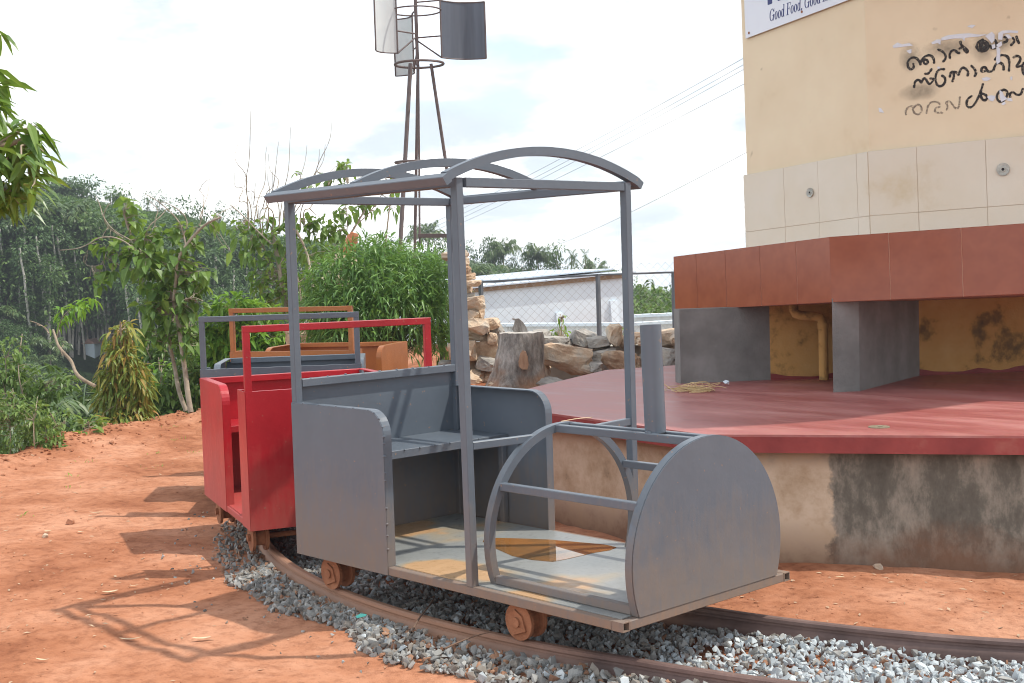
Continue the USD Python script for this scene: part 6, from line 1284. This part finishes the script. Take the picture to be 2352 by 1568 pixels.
# mango branches at the left, near the camera: trunk outside the picture
def mango():
    g = np.random.default_rng(91); d = 5.2; k = d / FPX; t = thing("mango_tree", "mango tree branch with long glossy leaves hanging in at the upper left", "tree")
    tr, b = MB(), MB(); base = at(-420, 500, d + 0.3); base[2] = 0
    trunk = np.array([base, base + [0.02, 0, 0.6], at(-410, 640, d + 0.3), at(-380, 300, d + 0.3), at(-330, 60, d + 0.2)]); tr.tube(smooth_path(trunk), np.linspace(0.10, 0.05, len(smooth_path(trunk))), 8)
    def br(pts, r0, r1):
        P = smooth_path(poly3(pts, d, g, 0.02)); tr.tube(P, np.linspace(r0, r1, len(P)) * k, 6); return P
    B = [br([(-380, 420), (-250, 400), (-120, 370), (-30, 345), (30, 330), (60, 318)], 16, 4), br([(-380, 300), (-240, 220), (-130, 150), (-60, 130), (-25, 140)], 14, 4), br([(-120, 370), (-60, 400), (-10, 430), (20, 440)], 7, 3), br([(-30, 345), (30, 300), (70, 285)], 4, 2.5), br([(-240, 380), (-120, 300), (-60, 250), (-30, 235)], 6, 3), br([(-30, 345), (20, 370), (60, 380)], 4, 2.5), br([(-130, 150), (-60, 60), (-30, 20)], 5, 3)]
    tufts = [(66, 288, 9), (40, 300, 8), (78, 318, 9), (30, 325, 10), (60, 345, 10), (88, 350, 7), (20, 355, 10), (50, 372, 9), (85, 375, 7), (10, 385, 10), (40, 402, 10), (70, 395, 7), (15, 425, 10), (50, 430, 9), (70, 440, 6), (20, 455, 8), (-10, 470, 9), (40, 460, 6), (-20, 300, 10), (-5, 330, 10), (-30, 360, 12), (-40, 420, 12), (-12, 240, 8), (-8, 195, 8), (-14, 150, 6), (-40, 230, 9), (-50, 180, 9), (-14, 70, 6), (-50, 320, 12), (0, 275, 7), (-60, 100, 8), (-60, 270, 10), (-70, 390, 14), (-90, 330, 14), (-100, 430, 14), (-110, 250, 12)]
    for x, y, n in tufts:
        P = np.repeat(at(x, y, d + g.normal(0, 0.12))[None], n, 0) + g.normal(0, 0.012, (n, 3)); a = g.uniform(0, 2 * PI, n)
        D = (np.cos(a)[:, None] * hr + np.sin(a)[:, None] * hf) * 0.9 + ZZ * g.uniform(-0.75, 0.45, n)[:, None] + hr * 0.15
        b.add(*leaves(P, D, 66 * k, 19 * k, 0.5, g, fold=0.2))
        j = min((np.linalg.norm(Q - P[0], axis=1).min(), i) for i, Q in enumerate(B))[1]; q = B[j][np.argmin(np.linalg.norm(B[j] - P[0], axis=1))]
        tr.tube(*limb(q, P[0], 0.005, 0.003, g, 0.06, 6), 4)
    tr.build("trunk", M["bark"], t, smooth=True); b.build("foliage", M["lf_mango"], t)
mango()
# small plants by the rocks and on the bare earth
plant("seedling", "leafy seedling between stump and fence post above the rocks", "plant", 14.2, [(1.4, 0.7, [(1287, 790), (1288, 750), (1290, 728)])], [(1290, 735, 12, 16, 16), (1285, 762, 22, 14, 26), (1270, 772, 16, 9, 12)], "lf_bright", 13, 4.5, 0.5, 101, hang=0.5, twig=0.003)
plant("seedling", "low bright green seedling right of the taller one above the rocks", "plant", 14.3, [(1, 0.5, [(1325, 790), (1326, 770)])], [(1326, 772, 22, 8, 20)], "lf_bright", 13, 4.5, 0.5, 102, hang=0.2, twig=0.003)
plant("seedling", "green seedling at the foot of the fence post", "plant", 14.2, [(1, 0.5, [(1352, 790), (1352, 770)])], [(1354, 774, 10, 10, 14)], "lf_bright", 14, 5, 0.5, 103, twig=0.003)
plant("seedling", "green seedling behind the upright tan rock", "plant", 14.3, [(1, 0.5, [(1432, 790), (1430, 770)])], [(1430, 765, 12, 12, 14)], "lf_bright", 15, 5, 0.5, 104, twig=0.003)
plant("seedling", "tiny seedling on red earth between the engine and the plinth wall, left one", "plant", 7.4, [], [(1258 * 1.0, 1188, 5, 4, 5)], "lf_bright", 14, 6, 0.3, 105, out=0.9) if False else None
for (x, y), lb in (((1371, 1194), "tiny green seedling on the red earth between engine and plinth wall, right one"), ((1338, 1188), "tiny green seedling on the red earth between engine and plinth wall, left one")):
    c = on_z(x, y, 0.01); t = thing("tiny_seedling", lb, "plant"); n = 6; g = np.random.default_rng(x); a = np.linspace(0, 2 * PI, n + 1)[:-1]
    MB().add(*leaves(np.repeat(c[None], n, 0), np.stack([np.cos(a), np.sin(a), np.full(n, 0.5)], 1), 0.045, 0.018, 0.4, g)).build("leaves", M["lf_bright"], t)
# tiny house among the trees
hp_ = at(214, 788, hd_); hs = thing("valley_house", "tiny white house with rusty roof far down in the valley trees", "house", hp_, 0.6)
MB().box(-0.35, 0.35, -0.5, 0.5, -0.9, 0.0).build("wall", M["white_wall"], hs)
MB().prism(Polygon([(-0.45, 0.0), (0.45, 0.0), (0.0, 0.28)]), -0.55, 0.55, (np.zeros(3), np.array([1.0, 0, 0]), ZZ, np.array([0, 1.0, 0]))).build("roof", look("rusty_tin_roof", (0.32, 0.17, 0.13), (0.45, 0.30, 0.25), rough=0.7), hs)
# grass blades and litter on the yard
gl = np.random.default_rng(131)
def litter():
    n = 4200; th = np.radians(gl.uniform(-22, 22, n)); d = gl.uniform(3.2, 15, n) ** 1.0
    f, r = FWD[:2] / np.linalg.norm(FWD[:2]), RIGHT[:2] / np.linalg.norm(RIGHT[:2])
    p = EYE[:2] + d[:, None] * (np.cos(th)[:, None] * f + np.sin(th)[:, None] * r)
    rr = np.hypot(*(p - TC).T); ed = edge_distance(p); clump = meshkit.noise(np.column_stack([p * 0.9, 0 * d]), 3)
    ok = (ed < -0.05) & ((rr > R_OUT + 0.12) | (rr < R_IN - 0.1)) & ~np.array([Polygon(DECK).buffer(0.02).contains(Point(*q)) for q in p]) & (gl.random(n) < clump ** 2 * 1.4)
    p = p[ok]; z = land(p); n = len(p)
    P = np.column_stack([p, z + 0.004]); a = gl.uniform(0, 2 * PI, n); D = np.stack([np.cos(a), np.sin(a), gl.uniform(-0.05, 0.25, n)], 1)
    L = gl.uniform(0.010, 0.048, n); b = MB()
    S = unit(np.cross(D, ZZ)); w = (L * gl.uniform(0.08, 0.4, n))[:, None]; D = unit(D)
    V = np.stack([P, P + D * (L * .5)[:, None] - S * w / 2, P + D * (L * .5)[:, None] + S * w / 2 + ZZ * 0.003, P + D * L[:, None]], 1).reshape(-1, 3); i = np.arange(n)[:, None]
    tag(obj("yard_litter", (V, (i * 4 + np.array([[0, 1, 2, 1, 3, 2]])).reshape(-1, 3)), M["chaff"]), "scattered dry leaf bits and chaff on the red earth", "litter", kind="stuff")
    q = np.vstack([p, p[::2] + 0.05]) + gl.normal(0, 0.06, (len(p) + len(p[::2]), 2)); b = MB()
    for c_ in q:
        s = STONES[int(gl.integers(10))]; k = gl.uniform(0.003, 0.012); b.add(np.array(s.vertices) * k + [*c_, ground_at(*c_)], s.faces)
    tag(b.build("earth_clods", M["soil"]), "small clods of red earth strewn over the yard", "clods", kind="stuff")
    pe = []
    while len(pe) < 420:
        t_ = gl.uniform(0, 1); a_ = np.array([np.interp(t_, np.linspace(0, 1, 5), EDGE[3:8, j_]) for j_ in (0, 1)])
        pe.append(a_ + np.array([1.0, -0.45]) * abs(gl.normal(0, 0.55)) + gl.normal(0, 0.1, 2))
    eb = MB()
    for c_ in pe:
        s = STONES[int(gl.integers(10))]; k = gl.uniform(0.008, 0.035); eb.add(np.array(s.vertices) * k + [*c_, ground_at(*c_) + k * 0.2], s.faces)
    tag(eb.build("edge_clods", M["soil"]), "loose red earth clods along the yard's edge above the slope", "clods", kind="stuff")
    gb = MB(); k = 260; c_ = p[gl.integers(0, len(p), 70)]
    for cc in c_:
        if Point(*cc).distance(EDGE_POLY.exterior) > 2.5: continue
        m = 9; Q = np.column_stack([cc + gl.normal(0, 0.05, (m, 2)), np.full(m, ground_at(*cc))]); gb.add(*leaves(Q, gl.normal(size=(m, 3)) * 0.6 + ZZ, 0.07, 0.006, 0.6, gl, far=True))
    if gb.n: tag(gb.build("grass_tufts", M["lf_bright"]), "thin green grass blades near the yard's edge", "grass", kind="stuff")
litter()
def flat_leaf(px, py, L, w, ang, label, curl=0.4, mat="dry_leaf", name="dry_leaf"):
    c = on_z(px, py, 0.0); c[2] = ground_at(c[0], c[1]) + 0.008; a = math.radians(ang); e = math.cos(a) * hr + math.sin(a) * hf; s = np.cross(ZZ, e); n = 9; t = np.linspace(-1, 1, n)
    wv = w * 0.5 * np.sqrt(np.clip(1 - np.abs(t) ** 1.6, 0, 1)) + 0.0006; z = curl * 0.25 * L * t ** 2
    mid = c + e * (t * L / 2)[:, None] + ZZ * (z + 0.002)[:, None]; lft, rgt = mid + s * wv[:, None] + ZZ * (wv * 0.35)[:, None], mid - s * wv[:, None] + ZZ * (wv * 0.35)[:, None]
    f = [(i, i+1, n+i+1, n+i) for i in range(n-1)] + [(n+i, n+i+1, 2*n+i+1, 2*n+i) for i in range(n-1)]
    tag(obj(name, MB().add(np.vstack([lft, mid, rgt]), f).mesh(), M[mat], smooth=True), label, "leaf")
for a in [(253, 1362, 0.085, 0.028, 25, "curled cream dry leaf lying left of the roof hoop's shadow"), (300, 1465, 0.105, 0.016, 6, "long straight pale dry leaf in the double roof shadow"), (463, 1469, 0.09, 0.026, 0, "flat pale brown leaf between the roof shadow bars, near the bottom"), (98, 1518, 0.07, 0.012, -15, "short pale straw blade at the lower left corner"), (186, 1228, 0.05, 0.016, -20, "small white dry leaf below the red clod"), (308, 1349, 0.05, 0.010, 10, "thin pale twig bit just above the roof shadow corner"), (222, 1185, 0.10, 0.018, 12, "straw coloured dry leaf beside the red clod"), (110, 1228, 0.05, 0.03, 0, "small pinkish leaf left of the red clod on the bare yard"), (1930, 1335, 0.045, 0.018, 0, "white paper thin flake on the earth before the plinth wall")]:
    flat_leaf(*a)
def lump(px, py, s, seed, mat, name, label, cat):
    c = on_z(px, py, 0.0); st = crushed(seed, 16); tag(obj(name, (np.array(st.vertices) * s + [c[0], c[1], ground_at(c[0], c[1]) + s * 0.4], st.faces), M[mat]), label, cat)
lump(162, 1206, 0.045, 901, "soil", "earth_clod", "fist sized red earth clod on the yard left of the wagons", "clod")
lump(1345 * 1.5, 1312, 0.032, 902, "stone_tan", "small_stone", "rounded tan stone on the earth beside the plinth wall", "stone")
lump(104, 1236, 0.026, 903, "stone_tan", "small_stone", "small pinkish stone on the yard at far left, beside a leaf", "stone")
M["twig"] = look("dark_dead_twig", (0.10, 0.06, 0.04), (0.20, 0.12, 0.08), scale=30, rough=0.9)
c = on_z(820, 1420, 0.075); tag(MB().prism(Polygon([(0, 0), (0.04, 0.010), (0.044, 0.020), (0.014, 0.024), (-0.007, 0.011)]), 0, 0.002, (c, hr, unit(hf * 0.7 + ZZ * 0.7), unit(ZZ * 0.7 - hf * 0.7))).build("plastic_scrap", look("teal_plastic", (0.03, 0.20, 0.18), (0.06, 0.30, 0.27), rough=0.25)), "teal plastic scrap caught in the gravel beside the near rail", "scrap")
for pts, r_, lb in (([(945, 1452), (965, 1420), (985, 1402), (1000, 1380)], 0.006, "brown twig leaning over the near rail between the engine wheels"), ([(1020, 1490), (1060, 1476), (1100, 1466), (1130, 1464)], 0.005, "brown twig lying on gravel just left of the front wheel")):
    P = np.array([on_z(x, y, 0.10 + 0.0) for x, y in pts]); P[:, 2] = np.linspace(0.10, 0.125, len(P)); tag(MB().tube(smooth_path(P), np.linspace(r_, r_ * 0.4, len(smooth_path(P))), 5).build("twig", M["twig"], smooth=True), lb, "twig")
# ------------------------------------------------------------------ the air
M["air"] = MAT("thin_haze", {"v": ("principled_volume", {"color": (0.86, 0.92, 1.0), "density": 0.0007, "anisotropy": 0.2})}, [], volume="v.volume")
hz = trimesh.creation.box((2200, 2200, 1)); hv = np.array(hz.vertices); hv[:, 2] = np.where(hv[:, 2] > 0, 16.0, GV[:, 2].min() - 1.0)
tag(obj("haze", (hv, hz.faces), M["air"]), "thin pale haze lying over the valley and the far ridge", "haze", kind="stuff")
# ------------------------------------------------------------------ repeats share a group
GROUPS = {"train_wagon": "wagons of the toy train", "stone_stack": "loose stone stacks behind the wagons", "power_cable": "cables across the sky", "ridge_tree": "broad trees on the ridge", "vine_clad_tree": "vine clad trunks on the ridge", "far_tree": "trees of the far row",
    "coconut_palm": "far coconut palms", "areca_palm": "areca palms on the skyline", "young_coconut_palm": "young coconut palms on the slope", "scrub_bush": "scrub bushes at the yard's edge", "seedling": "seedlings behind the rocks", "tiny_seedling": "tiny seedlings on the red earth", "valley_tree": "trees behind the low walls",
    "low_wall": "low whitewashed walls by the shed", "coupling_bar": "coupling bars of the toy train", "dry_leaf": "dry leaves on the red earth", "small_stone": "small stones on the red earth", "twig": "twigs in the ballast", "boulder": "boulders at the stump"}
for p in world.GetPrim().GetChildren():
    nm = p.GetName(); base = nm[:-4] if nm[-3:].isdigit() and nm[-4] == "_" else nm
    if base in GROUPS: p.SetCustomDataByKey("group", GROUPS[base])
